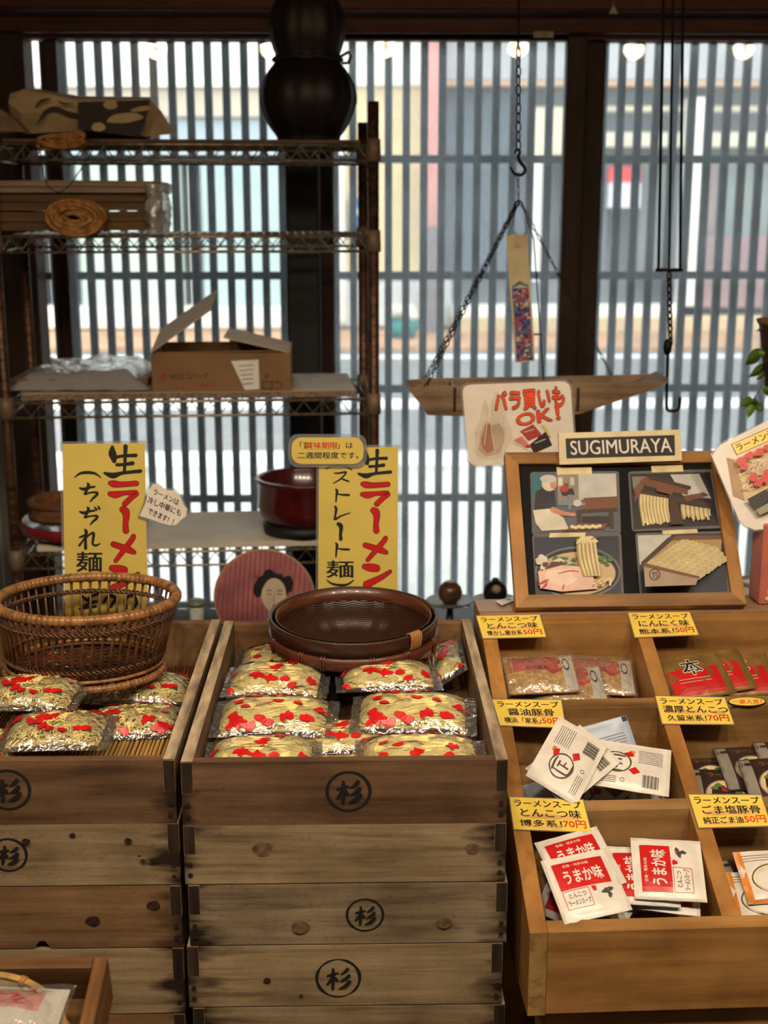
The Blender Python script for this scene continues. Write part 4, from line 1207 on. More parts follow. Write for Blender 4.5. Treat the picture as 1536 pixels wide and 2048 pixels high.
crate('tan crate with two large brown knots and a notch, third in the left stack', XL2 + .0015, YF2, zl[2], hl[2] - .0022, M['crate_tan'], M['rim_worn'], [], [knot(184, 1846, 12, 2, XL2, zl[3], YF2), knot(305, 1814, 11, 2, XL2, zl[3], YF2)], notch=(mk(66, 1890, YF2).x - XL2, mk(100, 1890, YF2).x - XL2, .011), group=G2)
crate('fourth crate of the left stack, half hidden by the tilted box in front', XL2 + .0015, YF2, zl[3], hl[3] - .0022, M['crate_pale'], M['rim_worn'], group=G2)
crate('lowest visible crate of the left stack', XL2, YF2, zl[4], hl[4] - .001, M['crate_tan'], M['rim_worn'], group=G2)
t = thing('crate_stand', 'low dark stand carrying both crate stacks', 'stand', loc=((XC + XL2) / 2, YF + .3, 0))
mb = MB(); mb.box((0, 0, .30), (.9, .56, .058), bev=.004); mb.build('top', M['ironwood'], t)
for x in (-.4, .4):
    for y in (-.24, .24):
        mb = MB(); mb.box((x, y, .1355), (.05, .05, .271), bev=.004); mb.build('leg', M['ironwood'], t)

# bamboo mat in the left crate
M['bamboo'] = plain('bamboo_rods', (170, 132, 74), .4, vary=.22, scale=40, stretch=(1, .1, 1))
ZB = ZT - hl[0] + .0115
t = thing('bamboo_mat', 'tan bamboo rod mat lining the left crate under the noodle bags', 'mat', loc=(XL2, YF2 + .02, ZB + .0008))
mb = MB(); n = 62; wi = CW - .034
for k in range(n):
    x = -wi / 2 + wi * (k + .5) / n; rr = .0026 + .0005 * sin(k * 2.3)
    sk = .004 * sin(k * .7)
    mb.tube([(x, 0.002, .003), (x + .001 * sin(k), (CD - .05) / 2, .003 + .0006 * sin(k * 1.7)), (x, CD - .05 + sk * .5, .003)], rr, 6)
mb.build('rods', M['bamboo'], t)
mb = MB()
for y in (.05, .14, .25, .36, .47): mb.tube([(-wi / 2 + wi * k / 60, y, .0056 + .0008 * (-1) ** k) for k in range(61)], .0008, 4)
mb.build('string', M['twine'], t)

# ================================================================ noodle bags
M['noodle'] = plain('pale_yellow_noodles', (242, 220, 142), .45, vary=.08, scale=40)
M['noodlegap'] = plain('noodle_gap_shade', (196, 164, 92), .6, vary=.2, scale=150)  # mound under the strands; shade between them put into its darker colour
M['film'] = film('noodle_bag_film', 0.5, 0.09, white=0.05, bscale=34, bstr=1.0)
M['redink'] = plain('red_flower_print', (206, 22, 28), .35, vary=.06)
M['orangeink'] = plain('orange_print', (226, 92, 40), .4)
def bag_h(x, y, L, D, H):
    u, v = abs(2 * x / L), abs(2 * y / D)
    return H * max(0, 1 - u ** 3.2) ** .6 * max(0, 1 - v ** 2.6) ** .6
def make_bag(seed, L, D, H, curly, flip=False):
    rnd = random.Random(seed)
    nm = []
    t = thing('noodle_bag', 'x', 'noodle bag')
    NL, ND, NH = L * .93, D * .94, H * .9
    nh = lambda x, y: bag_h(x, y, NL, ND, NH)
    mb = MB()
    mb.grid(lambda u, v: Vector(((u - .5) * NL * .96, (v - .5) * ND * .96, .003 + .64 * nh((u - .5) * NL * .96, (v - .5) * ND * .96) + .0012 * noise.noise(Vector((u * 14, v * 10, seed))))), 26, 18, 1)
    ns = 105 if not curly else 135
    for k in range(ns):
        pts = []
        if not curly:
            yc = rnd.gauss(0, .10) * ND; r = rnd.uniform(.05, .46) * ND; xe = -NL * .5 + r * .9 + rnd.uniform(.0, .12) * NL; lift = rnd.uniform(.74, 1.04)
            x1 = NL * rnd.uniform(.30, .48); w = rnd.uniform(.002, .008); ph = rnd.random() * 6
            path = []
            for q in range(6): s = q / 6; path.append((x1 + (xe - x1) * s, yc + r * (1 - .6 * (1 - s)) + w * sin(5 * s + ph)))
            for q in range(7): a = pi / 2 + pi * q / 6; path.append((xe + r * cos(a), yc + r * sin(a)))
            for q in range(1, 7): s = q / 6; path.append((xe + (x1 - xe) * s, yc - r * (1 - .4 * s) + w * sin(4 * s + ph)))
            for (x, y) in path:
                x = max(-NL * .49, min(NL * .49, x)); y = max(-ND * .48, min(ND * .48, y))
                pts.append((x, y, .004 + nh(x, y) * lift))
        else:
            cx, cy = rnd.uniform(-.4, .4) * NL, rnd.uniform(-.4, .4) * ND; a = rnd.random() * 6.3; ph = rnd.random() * 6; lift = rnd.uniform(.8, 1.03); Ls = rnd.uniform(.25, .5) * NL; cv = rnd.uniform(-4, 4)
            for q in range(20):
                s = (q / 19 - .5) * Ls; aa = a + cv * s * 8; wv = .0034 * sin(q * 1.45 + ph)
                x = cx + s * cos(aa) - wv * sin(aa); y = cy + s * sin(aa) + wv * cos(aa)
                x = max(-NL * .49, min(NL * .49, x)); y = max(-ND * .48, min(ND * .48, y))
                pts.append((x, y, .004 + nh(x, y) * lift + .001 * sin(q * 1.1 + ph)))
        mb.tube(pts, .0016 if not curly else .00145, 5, 0, caps=False)
    mb.build('noodles', [M['noodle'], M['noodlegap']], t)
    mb = MB()
    def top(u, v):
        x, y = (u - .5) * L * 1.09, (v - .5) * D * 1.05
        e = min(1.0, 8 * min(u, 1 - u)) * min(1.0, 8 * min(v, 1 - v))
        z = .003 + bag_h(x, y, L, D, H) * 1.0 + .0028 * noise.noise(Vector((x * 60, y * 60, seed))) * (.35 + .65 * e) + (.007 * noise.noise(Vector((x * 30, y * 90, seed + 5))) if abs(x) > L * .47 else 0)
        return Vector((x + .003 * noise.noise(Vector((y * 50, seed, 1))) * (abs(x) > L * .5), y + .002 * noise.noise(Vector((x * 40, seed, 2))), max(.0025, z)))
    mb.grid(top, 48, 30); mb.grid(lambda u, v: Vector(((u - .5) * L * 1.09, (v - .5) * D * 1.05, .0015)), 2, 2, flip=True)
    mb.build('wrapper', M['film'], t)
    A = Art(lambda x, y, l: Vector((x, y, .0042 + max(.0, bag_h(x, y, L, D, H)) + .0028 * noise.noise(Vector((x * 60, y * 60, seed))) + .00012 * l)))
    for row, yy in ((0, .34), (1, -.34), (2, .0)):
        xs = -.40
        while xs < .42:
            if rnd.random() < (.8 if row < 2 else .28):
                cx, cy = xs * L + rnd.uniform(-.01, .01), yy * D + rnd.uniform(-.012, .012)
                npet = rnd.choice([1, 2, 4, 5]); s = rnd.uniform(.0068, .0105); a0 = rnd.random() * 6
                if npet < 3:
                    A.blob(cx, cy, s * .95, s * .5, M['redink'], rot=rnd.uniform(-.6, .6), jit=.12, n=14, seed=1)
                else:
                    for p in range(npet + 1):
                        a = a0 + 1.1 * p + rnd.uniform(-.5, .5); q = rnd.uniform(.3, 1.15)
                        A.blob(cx + s * q * cos(a), cy + s * .7 * q * sin(a), s * rnd.uniform(.6, 1.0), s * rnd.uniform(.4, .65), M['redink'], rot=a + rnd.uniform(-.5, .5), jit=.2, n=12, seed=p, lay=1)
            xs += rnd.uniform(.07, .13)
    for k in range(3):
        x0 = rnd.uniform(-.3, .05) * L; y0 = (-.08 + .13 * k) * D; x = x0
        for q in range(rnd.randint(4, 8)):
            w = rnd.uniform(.003, .006)
            A.stroke([(x, y0 + rnd.uniform(-.0014, .0014), .0009), (x + w * .5, y0 + rnd.uniform(-.0016, .0016), .0011), (x + w, y0 + rnd.uniform(-.0014, .0014), .0009)], M['redink'] if k != 1 else M['orangeink'], n=2)
            x += w + .0014
    A.build('print', t)
    return t
def hide_proto(t): pass
# ---- straight noodles in the centre crate
b0 = ZT - hs_[0] + .0125
S1 = make_bag(1, .170, .108, .027, False); S2 = make_bag(2, .170, .108, .027, False); S3 = make_bag(3, .150, .100, .025, False)
C1 = make_bag(11, .150, .110, .025, True); C2 = make_bag(12, .150, .110, .025, True)
def bag(proto, label, px, py, z, rot, pitch, group, roll=0.0):
    t = proto if proto.name not in used else copy_tree(proto)
    used.add(proto.name)
    p = at(px, py, Z=z); t.location = p
    
    L, D = DIM[proto.name]; c_, s_ = abs(cos(R(rot))), abs(sin(R(rot)))
    hx, hy = c_ * L * .57 + s_ * D * .54, s_ * L * .57 + c_ * D * .54
    bx, by, = (XC, YF) if group == GN else (XL2, YF2)
    ix = CW / 2 - .0165; 
    t.location.x = max(bx - ix + hx, min(bx + ix - hx, p.x)); t.location.y = max(by + .0168 + hy, min(by + CD - .0168 - hy, p.y))
    Mx = Matrix.Translation(t.location) @ Matrix.Rotation(R(rot), 4, 'Z') @ Matrix.Rotation(R(roll), 4, 'Y') @ Matrix.Rotation(R(pitch), 4, 'X')
    (PILEC if group == GN else PILEL).settle(t, Mx)
    t['label'] = label; t['group'] = group
    return t
GN = 'straight noodle bags in the centre crate'
GC = 'curly noodle bags in the left crate'
PILEC, PILEL = Pile(Matrix(), b0), Pile(Matrix(), ZB + .0075)
used = set()
def bag(proto, x, y, rot, pitch, label, group, roll=0.0):
    """bag at x from the crate's middle and y from its front, dropped on what lies there"""
    t = proto if proto.name not in used else copy_tree(proto)
    used.add(proto.name)
    bx, by = (XC, YF) if group == GN else (XL2, YF2)
    Mx = Matrix.Translation((bx + x, by + y, 0)) @ Matrix.Rotation(R(rot), 4, 'Z') @ Matrix.Rotation(R(roll), 4, 'Y') @ Matrix.Rotation(R(pitch), 4, 'X')
    (PILEC if group == GN else PILEL).settle(t, Mx, soft=.002)
    t['label'] = label; t['group'] = group
    return t
N_ = 'straight noodle bag '
for q in [
    (S3, -.142, .107, 90, 0, N_ + 'lying deepest at the front left corner of the centre crate'),
    (S2, .0, .077, 0, 0, N_ + 'between the two front bags of the centre crate, a little lower'),
    (S3, .142, .107, -90, 0, N_ + 'lying deepest at the front right corner of the centre crate'),
    (S3, -.004, .187, 4, 0, N_ + 'low in the gap between the front and middle rows'),
    (S1, -.101, .312, 1, 0, N_ + 'under the left one of the middle row in the centre crate'),
    (S2, .101, .312, 180, 0, N_ + 'under the big right one of the middle row'),
    (S1, -.101, .434, 179, 0, N_ + 'low at the back left, behind the left topmost one'),
    (S2, -.101, .516, 0, 0, N_ + 'in the back left corner of the centre crate'),
    (S3, -.114, .086, 1, 4, N_ + 'topmost at the front left of the centre crate'),
    (S2, .104, .080, -2, 4, N_ + 'topmost at the front right of the centre crate'),
    (S1, -.104, .208, -2, 5, N_ + 'topmost left in the middle row of the centre crate'),
    (S1, .100, .208, -4, 6, N_ + 'topmost right in the middle row, its loops turned left'),
    (S3, -.108, .318, -4, 5, N_ + 'topmost left of the round basket in the centre crate'),
    (S3, .064, .318, 3, 0, N_ + 'just under the front rim of the round basket'),
    (S3, .153, .474, 90, -34, N_ + 'topmost right of the round basket in the centre crate'),
]: bag(*q, GN)
N_ = 'curly noodle bag '
for q in [
    (C2, -.113, .196, -2, 0, N_ + 'cut by the left photo edge at the front of the left crate'),
    (C2, .114, .290, 5, 0, N_ + 'at the right of the left crate, just behind the bare bamboo mat'),
    (C1, .114, .412, -3, 0, N_ + 'by the right wall, beside the openwork basket'),
    (C2, -.052, .412, 2, 0, N_ + 'under the middle of the openwork basket'),
    (C2, -.056, .516, 180, 0, N_ + 'at the back of the left crate behind the openwork basket'),
    (C1, .014, .205, 2, 3, N_ + 'at the front of the left crate next to the bare bamboo mat'),
    (C1, -.042, .286, -3, 2, N_ + 'between the front one and the openwork basket'),
]: bag(*q, GC)

# ================================================================ the two baskets
M['cane'] = plain('brown_cane', (82, 50, 28), .38, vary=.3, scale=60, coat=.15)
M['canelight'] = plain('honey_cane_wrap', (132, 92, 52), .36, vary=.3, scale=70, coat=.2)
M['canedark'] = plain('dark_cane', (66, 42, 28), .42, vary=.3, scale=60)
zb = .771
zr = zb + .125
cx = at(178, 1190, Z=zr); bc = Vector((at(178, 1330, Z=zb).x, 2.02, zb))
t = thing('openwork_basket', 'oval brown cane basket with open stakes standing on the curly noodle bags', 'basket', loc=(bc.x, 2.015, zb))
hB = zr - zb; RX, RY, BX, BY = .143, .121, .122, .1
sh_ = Vector((cx.x - bc.x, 0, 0))
def el(a, k, z, dr=0.0):
    return Vector(((BX + (RX - BX) * k + dr) * cos(a), (BY + (RY - BY) * k + dr) * sin(a), z)) + sh_ * k
def ring_pts(k, z, dr, n, wob=0, f=0, ph=0, wz=0): return [el(2 * pi * i / n, k, z + wz * cos(f * 2 * pi * i / n + ph), dr + wob * sin(f * 2 * pi * i / n + ph)) for i in range(n)]
n = 720
mb = MB(); mb.tube(ring_pts(1, hB, 0, n), [(.0074 + .0013 * abs(sin(pi * i / 7.2))) for i in range(n)], 10, closed=True); mb.build('rim', M['canelight'], t)
mb = MB(); mb.tube(ring_pts(0, .006, .004, n), [(.0056 + .0009 * abs(sin(pi * i / 7.2))) for i in range(n)], 8, closed=True); mb.tube(ring_pts(.04, .0185, .003, 120), .003, 6, closed=True); mb.build('foot_ring', M['canelight'], t)
mb = MB(); ns = 56
for i in range(ns):
    a = 2 * pi * i / ns
    for da in (-.014, .014): mb.tube([el(a + da, 0, .01), el(a + da * .6, .5, hB * .5), el(a - da * .6 + .02, 1, hB - .004)], .0017, 5)
mb.build('stakes', M['cane'], t)
mb = MB()
for k0, z0, m_ in ((.84, hB - .024, 0), (.2, .034, 0)):
    for s_ in range(3):
        mb.tube(ring_pts(k0, z0, 0, 264, .0030, 33, 2 * pi * s_ / 3, .0030), .0018, 5, closed=True)
mb.build('waling', M['cane'], t)
mb = MB()
for i in range(26):
    s_ = -1 + 2 * (i + .5) / 26
    for d_ in (1, -1):
        # flat crossing strips of the floor
        u0 = s_ * 1.3
        pts = []
        for q in range(13):
            v_ = -1.3 + 2.6 * q / 12
            x, y = (u0 + v_ * d_) * .7, (v_ - u0 * d_) * .7
            if x * x + y * y < .985: pts.append(Vector((x * BX, y * BY, .010 + .0012 * (-1) ** (q + i) + .001 * d_)))
        if len(pts) > 1: mb.tube(pts, .0017, 4)
mb.tube([Vector((BX * .93 * cos(a), BY * .93 * sin(a), .016)) for a in [2 * pi * i / 80 for i in range(80)]], .0028, 6, closed=True)
mb.build('floor_weave', M['canedark'], t)

M['weave'] = herringbone('herringbone_bamboo', (26, 14, 10), (70, 38, 24), 44, 260)
M['hoop'] = plain('reddish_bamboo_hoop', (80, 40, 25), .32, vary=.2, scale=30, stretch=(1, 1, 8), coat=.2)
M['hoopdark'] = plain('dark_bamboo_hoop', (52, 29, 19), .35, vary=.2, scale=30, stretch=(1, 1, 8), coat=.2)
BYC = 2.045
zb = .789
zr = zb + .068
rr_ = .138
t = thing('woven_basket', 'round shallow dark brown woven bamboo basket on the straight noodle bags', 'basket', loc=(at(707, 1240, Z=zr).x, BYC, zb))
t.rotation_euler.x = R(2.0)
mb = MB()
mb.lathe([(.001, .001), (.085, .001), (.108, .008), (.124, .024), (.130, .045), (.131, .066)], 96, uv=True)
mb.lathe([(.1285, .066), (.1275, .045), (.1215, .0255), (.106, .0105), (.085, .0038), (.001, .0035)], 96, uv=True)
mb.build('body', M['weave'], t)
mb = MB(); mb.lathe([(.1315, .040), (.136, .041), (.1395, .0675), (.139, .069), (.1345, .069), (.1335, .060)], 96); mb.build('rim', M['hoopdark'], t)
mb = MB(); mb.lathe([(.1315, .022), (.1385, .0225), (.1405, .0235), (.1412, .0425), (.1385, .0435), (.1315, .043)], 96, M=Matrix.Translation((0, 0, 0)))
mb.lathe([(.1262, .048), (.1262, .068), (.1285, .0685)], 96)
mb.build('hoop', M['hoop'], t)
mb = MB()
for a in (-2.75, -2.2, -1.92, -1.36, -.92, -.4, .3, 1.1, 2.0, 2.8):
    for d_ in (-.018, .018):
        q = a + d_; mb.tube([Vector((r * cos(q), r * sin(q), z)) for r, z in ((.133, .0195), (.1412, .0225), (.1425, .033), (.1412, .0435), (.133, .0455))], .0016, 5)
mb.build('binding', M['hoop'], t)
mb = MB(); M['tie'] = plain('pale_cane_tie', (168, 116, 62), .4)
for k in range(6):
    q = -.86 + k * .03; mb.tube([Vector((r * cos(q), r * sin(q), z)) for r, z in ((.133, .045), (.1395, .046), (.1415, .060), (.1405, .070), (.136, .0715), (.1305, .070), (.127, .055))], .0017, 5)
mb.build('rim_tie', M['tie'], t)
# ================================================================ hand lettered cards
M['yellow'] = plain('yellow_card', (206, 182, 92), .35, vary=.03, scale=12, coat=.6)
M['yellowpale'] = plain('bright_yellow_card', (244, 210, 92), .35, vary=.04, scale=12, coat=.5)
M['lam'] = film('laminate_edge', .5, .08, white=.12, bscale=20, bstr=.15)
M['signred'] = plain('brush_red', (186, 30, 34), .4, vary=.05)
M['pricered'] = plain('price_red', (214, 72, 34), .4)
M['cardwhite'] = plain('white_card', (222, 210, 196), .3, vary=.03, coat=.5)
M['peach'] = plain('peach_marker', (238, 180, 104), .4)
K = M['black']
# brush strokes in a unit cell, x right, y down, (x, y, width)
BR = {
 '生': [[(.24, .02, .10), (.24, .2, .22), (.27, .34, .20), (.29, .46, .13)], [(.28, .36, .10), (.5, .3, .09), (.84, .28, .11)], [(.58, .0, .13), (.57, .3, .10), (.55, .8, .09)], [(.36, .58, .10), (.52, .57, .09), (.76, .53, .12)], [(.04, .84, .07), (.26, .92, .17), (.5, .84, .10), (.96, .78, .11)]],
 'ラ': [[(.08, .12, .15), (.2, .15, .22), (.45, .17, .17), (.93, .13, .16)], [(.06, .53, .14), (.25, .56, .22), (.55, .5, .13), (.92, .5, .17), (.78, .66, .17), (.55, .92, .17)]],
 '|': [[(.36, .06, .28), (.50, .15, .34), (.54, .36, .27), (.50, .66, .22), (.52, .94, .27)]],
 'メ': [[(.84, .05, .16), (.76, .2, .17), (.5, .55, .17), (.2, .96, .12)], [(.12, .34, .18), (.4, .44, .2), (.66, .54, .22), (.86, .64, .14)]],
 'ン': [[(.12, .18, .18), (.3, .22, .26), (.5, .25, .24)], [(.94, .38, .11), (.7, .58, .16), (.45, .74, .2), (.18, .90, .24)]],
 'ち': [[(.12, .26, .08), (.3, .32, .15), (.6, .22, .11), (.76, .2, .1)], [(.46, .02, .09), (.5, .12, .15), (.42, .4, .12), (.34, .58, .1), (.6, .5, .08), (.86, .5, .12), (.86, .62, .13), (.7, .8, .11), (.58, .98, .06)]],
 'れ': [[(.3, .02, .08), (.36, .14, .15), (.33, .5, .13), (.33, .96, .15)], [(.06, .42, .07), (.2, .36, .11), (.36, .3, .09), (.2, .6, .09), (.06, .82, .11)], [(.34, .46, .06), (.55, .24, .1), (.68, .22, .13), (.66, .5, .12), (.64, .74, .1), (.78, .82, .1), (.97, .72, .05)]],
 'ス': [[(.12, .16, .08), (.4, .16, .13), (.78, .08, .13), (.62, .42, .12), (.36, .72, .11), (.08, .94, .07)], [(.48, .56, .08), (.7, .68, .13), (.94, .8, .11)]],
 'ト': [[(.26, .02, .13), (.32, .16, .19), (.29, .5, .15), (.26, .98, .1)], [(.34, .38, .08), (.6, .44, .14), (.94, .46, .16)]],
 'レ': [[(.2, .04, .14), (.26, .2, .18), (.22, .6, .14), (.2, .88, .15), (.5, .66, .11), (.94, .46, .07)]],
}
def brush(sh, ch, x0, y0, x1, y1, m, wk=1.0, under=None):
    w = (abs(x1 - x0) + abs(y1 - y0)) / 2
    for mm, k, dl in ([(under, 1.18, 0)] if under else []) + [(m, 1.0, .5)]:
        for i, st in enumerate(BR[ch]):
            sh.stroke([(x0 + (x1 - x0) * a, y0 + (y1 - y0) * b, c * w * wk + (2.2 if dl == 0 and under else 0)) for a, b, c in st], mm, lay=1.0 + dl + (.0 if dl == 0 else .01 * i))
def q4(x0, y0, x1, y1): return [(x0, y0), (x1, y0), (x1, y1), (x0, y1)]
def laminated(name, label, cat, corners, o, n, base, group=None, pad=5, thick=.0011, outline=None):
    """card with a clear laminate border; returns (thing, sheet) to print on"""
    c = onplane(sum(p[0] for p in corners) / len(corners), sum(p[1] for p in corners) / len(corners), Vector(o), Vector(n))
    t = thing(name, label, cat, loc=c, group=group)
    sh = Sheet(o, n, M=Matrix.Translation(c))
    sh.slab(corners, base, thick)
    if pad:
        mx = sum(p[0] for p in corners) / len(corners); my = sum(p[1] for p in corners) / len(corners)
        l2 = Sheet(Vector(o) - sh.n * thick * .4, n, M=Matrix.Translation(c))
        out_ = []
        for (x, y) in corners:
            d = sqrt((x - mx) ** 2 + (y - my) ** 2); hx = (x - mx); hy = (y - my)
            out_.append((x + pad * (1 if hx > 0 else -1) * min(1, abs(hx) / 20), y + pad * (1 if hy > 0 else -1) * min(1, abs(hy) / 20)))
        l2.slab(out_, M['lam'], .0003)
        l2.build('laminate', t)
    return t, sh
SYL = YF + CD + .004
# left tall sign: standing behind the left crate
LP = Vector((0, YF2 + CD + .004, 0)); LN = Vector((.0, -1, .03))
t, sh = laminated('noodle_sign', 'tall yellow hand lettered sign for curly noodles, standing behind the openwork basket', 'sign', [(125, 888), (289, 886), (297, 1262), (131, 1266)], (0, YF2 + CD + .006, .8), LN, M['yellow'], pad=5)
brush(sh, '生', 206, 893, 284, 956, K, 1.0)
for ch, a in (('ラ', (216, 960, 277, 1012)), ('|', (232, 1016, 270, 1064)), ('メ', (220, 1070, 276, 1124)), ('ン', (216, 1126, 280, 1182))): brush(sh, ch, a[0], a[1], a[2], a[3], M['signred'], 1.0, K)
sh.stroke([(149, 955, 2), (160, 947, 5), (175, 945, 6.5), (190, 947, 5), (202, 955, 2)], K)
brush(sh, 'ち', 154, 966, 200, 1004, K, 1.05); brush(sh, 'ち', 154, 1014, 200, 1050, K, 1.05); sh.stroke([(189, 1014, 3), (193, 1019, 5)], K); sh.stroke([(196, 1012, 3), (199, 1017, 5)], K)
brush(sh, 'れ', 156, 1058, 202, 1098, K, 1.05)
sh.text('麺', q4(153, 1103, 204, 1143), K, .03)
for st in ([(163, 1190, 4), (172, 1198, 6), (182, 1202, 5)], [(166, 1212, 4), (186, 1204, 6), (194, 1202, 4)], [(160, 1217, 5), (176, 1214, 5), (192, 1212, 5)], [(178, 1196, 4), (186, 1190, 5), (200, 1186, 3)],
           [(208, 1204, 5), (214, 1194, 6), (222, 1190, 6), (230, 1194, 6), (236, 1206, 4)], [(222, 1212, 6), (232, 1196, 4)], [(254, 1216, 4), (252, 1200, 6), (260, 1190, 6), (270, 1192, 5), (274, 1206, 6), (266, 1216, 5)]):
    sh.stroke(st, K)
sh.build('card', t)
# speech bubble taped to it
t, sh = laminated('speech_bubble_card', 'small white speech bubble card taped to the right edge of the curly noodle sign', 'sign',
    [(279, 1032), (291, 1006), (296, 985), (305, 968), (318, 969), (330, 980), (348, 981), (362, 994), (366, 1008), (374, 1018), (372, 1032), (362, 1040), (352, 1050), (338, 1050), (322, 1046), (306, 1040)], (0, YF2 + CD + .0035, .8), LN, M['cardwhite'], pad=4)
def slant(x0, y0, x1, y1, h, lean=0): return [(x0 + lean, y0), (x1 + lean, y1), (x1, y1 + h), (x0, y0 + h)]
sh.text('ラーメンは', slant(306, 977, 356, 1000, 11, 3), K, .035); sh.text('冷し中華にも', slant(294, 992, 360, 1020, 13, 4), K, .035); sh.text('できます！！', slant(295, 1015, 345, 1038, 11, 4), K, .035)
sh.build('card', t)
# right tall sign
RN = Vector((0, -1, .03))
t, sh = laminated('noodle_sign', 'tall yellow hand lettered sign for straight noodles, standing behind the round woven basket', 'sign', [(638, 896), (796, 894), (795, 1240), (636, 1242)], (0, SYL + .004, .8), RN, M['yellow'], pad=5)
brush(sh, '生', 714, 901, 784, 956, K, 1.0)
for ch, a in (('ラ', (721, 962, 780, 1012)), ('|', (734, 1018, 770, 1064)), ('メ', (724, 1074, 780, 1122)), ('ン', (722, 1124, 784, 1174))): brush(sh, ch, a[0], a[1], a[2], a[3], M['signred'], 1.0, K)
sh.stroke([(652, 938, 2), (663, 932, 4), (678, 931, 5), (692, 933, 4), (704, 940, 2)], K)
for ch, a in (('ス', (664, 942, 700, 968)), ('ト', (662, 978, 700, 1004)), ('レ', (662, 1012, 702, 1042)), ('|', (666, 1046, 696, 1080)), ('ト', (662, 1086, 700, 1114))): brush(sh, ch, a[0], a[1], a[2], a[3], K, .9)
sh.text('麺', q4(653, 1121, 707, 1155), K, .03)
sh.stroke([(654, 1160, 2), (664, 1167, 4), (680, 1170, 5), (696, 1168, 4), (707, 1160, 2)], K)
sh.build('card', t)
t, sh = laminated('notice_card', 'small rounded yellow shelf life notice on top of the straight noodle sign', 'sign', list(reversed(rrect(583, 875, 727, 928, 20))), (0, SYL - .001, .8), RN, M['yellow'], pad=7)
sh.text('「賞味期限」は', q4(600, 884, 706, 897), K, .022); 
sh.poly(rect(612, 882.5, 675, 898.5), M['yellow'], lay=3); sh.text('賞味期限', q4(611, 884, 675, 897), M['signred'], .03, lay=4)
sh.text('二週間程度です。', q4(595, 904, 717, 917), K, .022)
sh.build('card', t)

# ================================================================ the soup rack
RA = R(1.75); SL = R(23.35)
SO = Vector((.225, 1.547, .571))
RT_ = Matrix.Translation(SO) @ Matrix.Rotation(RA, 4, 'Z')
EX = Vector((cos(RA), sin(RA), 0)); EY = Vector((-sin(RA), cos(RA), 0)); ES = EY * cos(SL) + Vector((0, 0, sin(SL))); EN = EX.cross(ES)
tS = math.tan(SL)
M['rackwood'] = wood('honey_pine', (126, 86, 44), (168, 122, 68), (184, 138, 84), axis=0, grain=26, rough=.45, bump=.08, pits=.06)
M['rackside'] = wood('honey_pine_side', (146, 98, 48), (182, 128, 68), (194, 142, 82), axis=1, grain=26, rough=.45, bump=.08, pits=.06)
M['rackgrain'] = wood('pine_inner', (100, 72, 40), (152, 114, 68), (168, 132, 84), axis=0, grain=22, rough=.5, bump=.1, wavy=1.6, pits=.06)
M['rackend'] = wood('pine_end_grain', (112, 78, 38), (176, 138, 82), (188, 152, 98), axis=1, grain=60, rough=.6, bump=.4, pits=.1)
t = thing('soup_display_rack', 'sloping honey coloured pine rack of compartments for soup packets', 'display rack', M=RT_)
TH = .024; PITCHX = .264; DEEP = .095
D0, D1 = 0.0, .632 * cos(SL)
ncol = 3
for i in range(ncol + 1):
    x = i * PITCHX
    mb = MB()
    lo = -.125 if i in (0, ncol) else -.10
    ps = [(0 if i in (0, ncol) else .017, lo), (D1, lo if i in (0, ncol) else D1 * tS - DEEP - .02), (D1, D1 * tS), (0.0 if i in (0, ncol) else .017, 0.0 if i in (0, ncol) else .017 * tS)]
    if i not in (0, ncol): ps[0] = (.017, .017 * tS - DEEP - .01)
    Ms = Matrix(((0, 0, 1, 0), (1, 0, 0, 0), (0, 1, 0, 0), (0, 0, 0, 1)))
    mb.prism(ps, x, x + TH, 0, Ms)
    if i in (0, ncol): mb.add([(x + .0002, -.0006, lo + .001), (x + TH - .0002, -.0006, lo + .001), (x + TH - .0002, -.0006, -.0006), (x + .0002, -.0006, -.0006)], [(0, 1, 2, 3)], 1)
    mb.build('side_board' if i in (0, ncol) else 'divider', [M['rackside'], M['rackend']], t)
Mrow = Matrix(((0, 0, 1, 0), (1, 0, 0, 0), (0, 1, 0, 0), (0, 0, 0, 1)))
for nm, s0, s1, full in (('front_board', 0.0, .019, True), ('row_board', .2045, .224, False), ('row_board', .411, .4325, False), ('back_board', .614, .632, True)):
    y0, y1 = s0 * cos(SL), s1 * cos(SL)
    lo0 = -.122 if nm == 'front_board' else (y0 * tS - DEEP - .004)
    for c_ in range(1 if full else ncol):
        xa = TH + .0006 if full else c_ * PITCHX + TH + .0003; xb = ncol * PITCHX - .0006 if full else (c_ + 1) * PITCHX - .0003
        mb = MB(); mb.prism([(y0, lo0), (y1, lo0), (y1, y1 * tS), (y0, y0 * tS)], xa, xb, 0, Mrow)
        mb.build(nm, M['rackwood'] if nm != 'row_board' else M['rackgrain'], t)
mb = MB(); mb.prism([(.017, .017 * tS - DEEP - .012), (D1, D1 * tS - DEEP - .012), (D1, D1 * tS - DEEP), (.017, .017 * tS - DEEP)], TH + .0006, ncol * PITCHX - .0006, 0, Mrow); mb.build('bottom_board', M['rackgrain'], t)
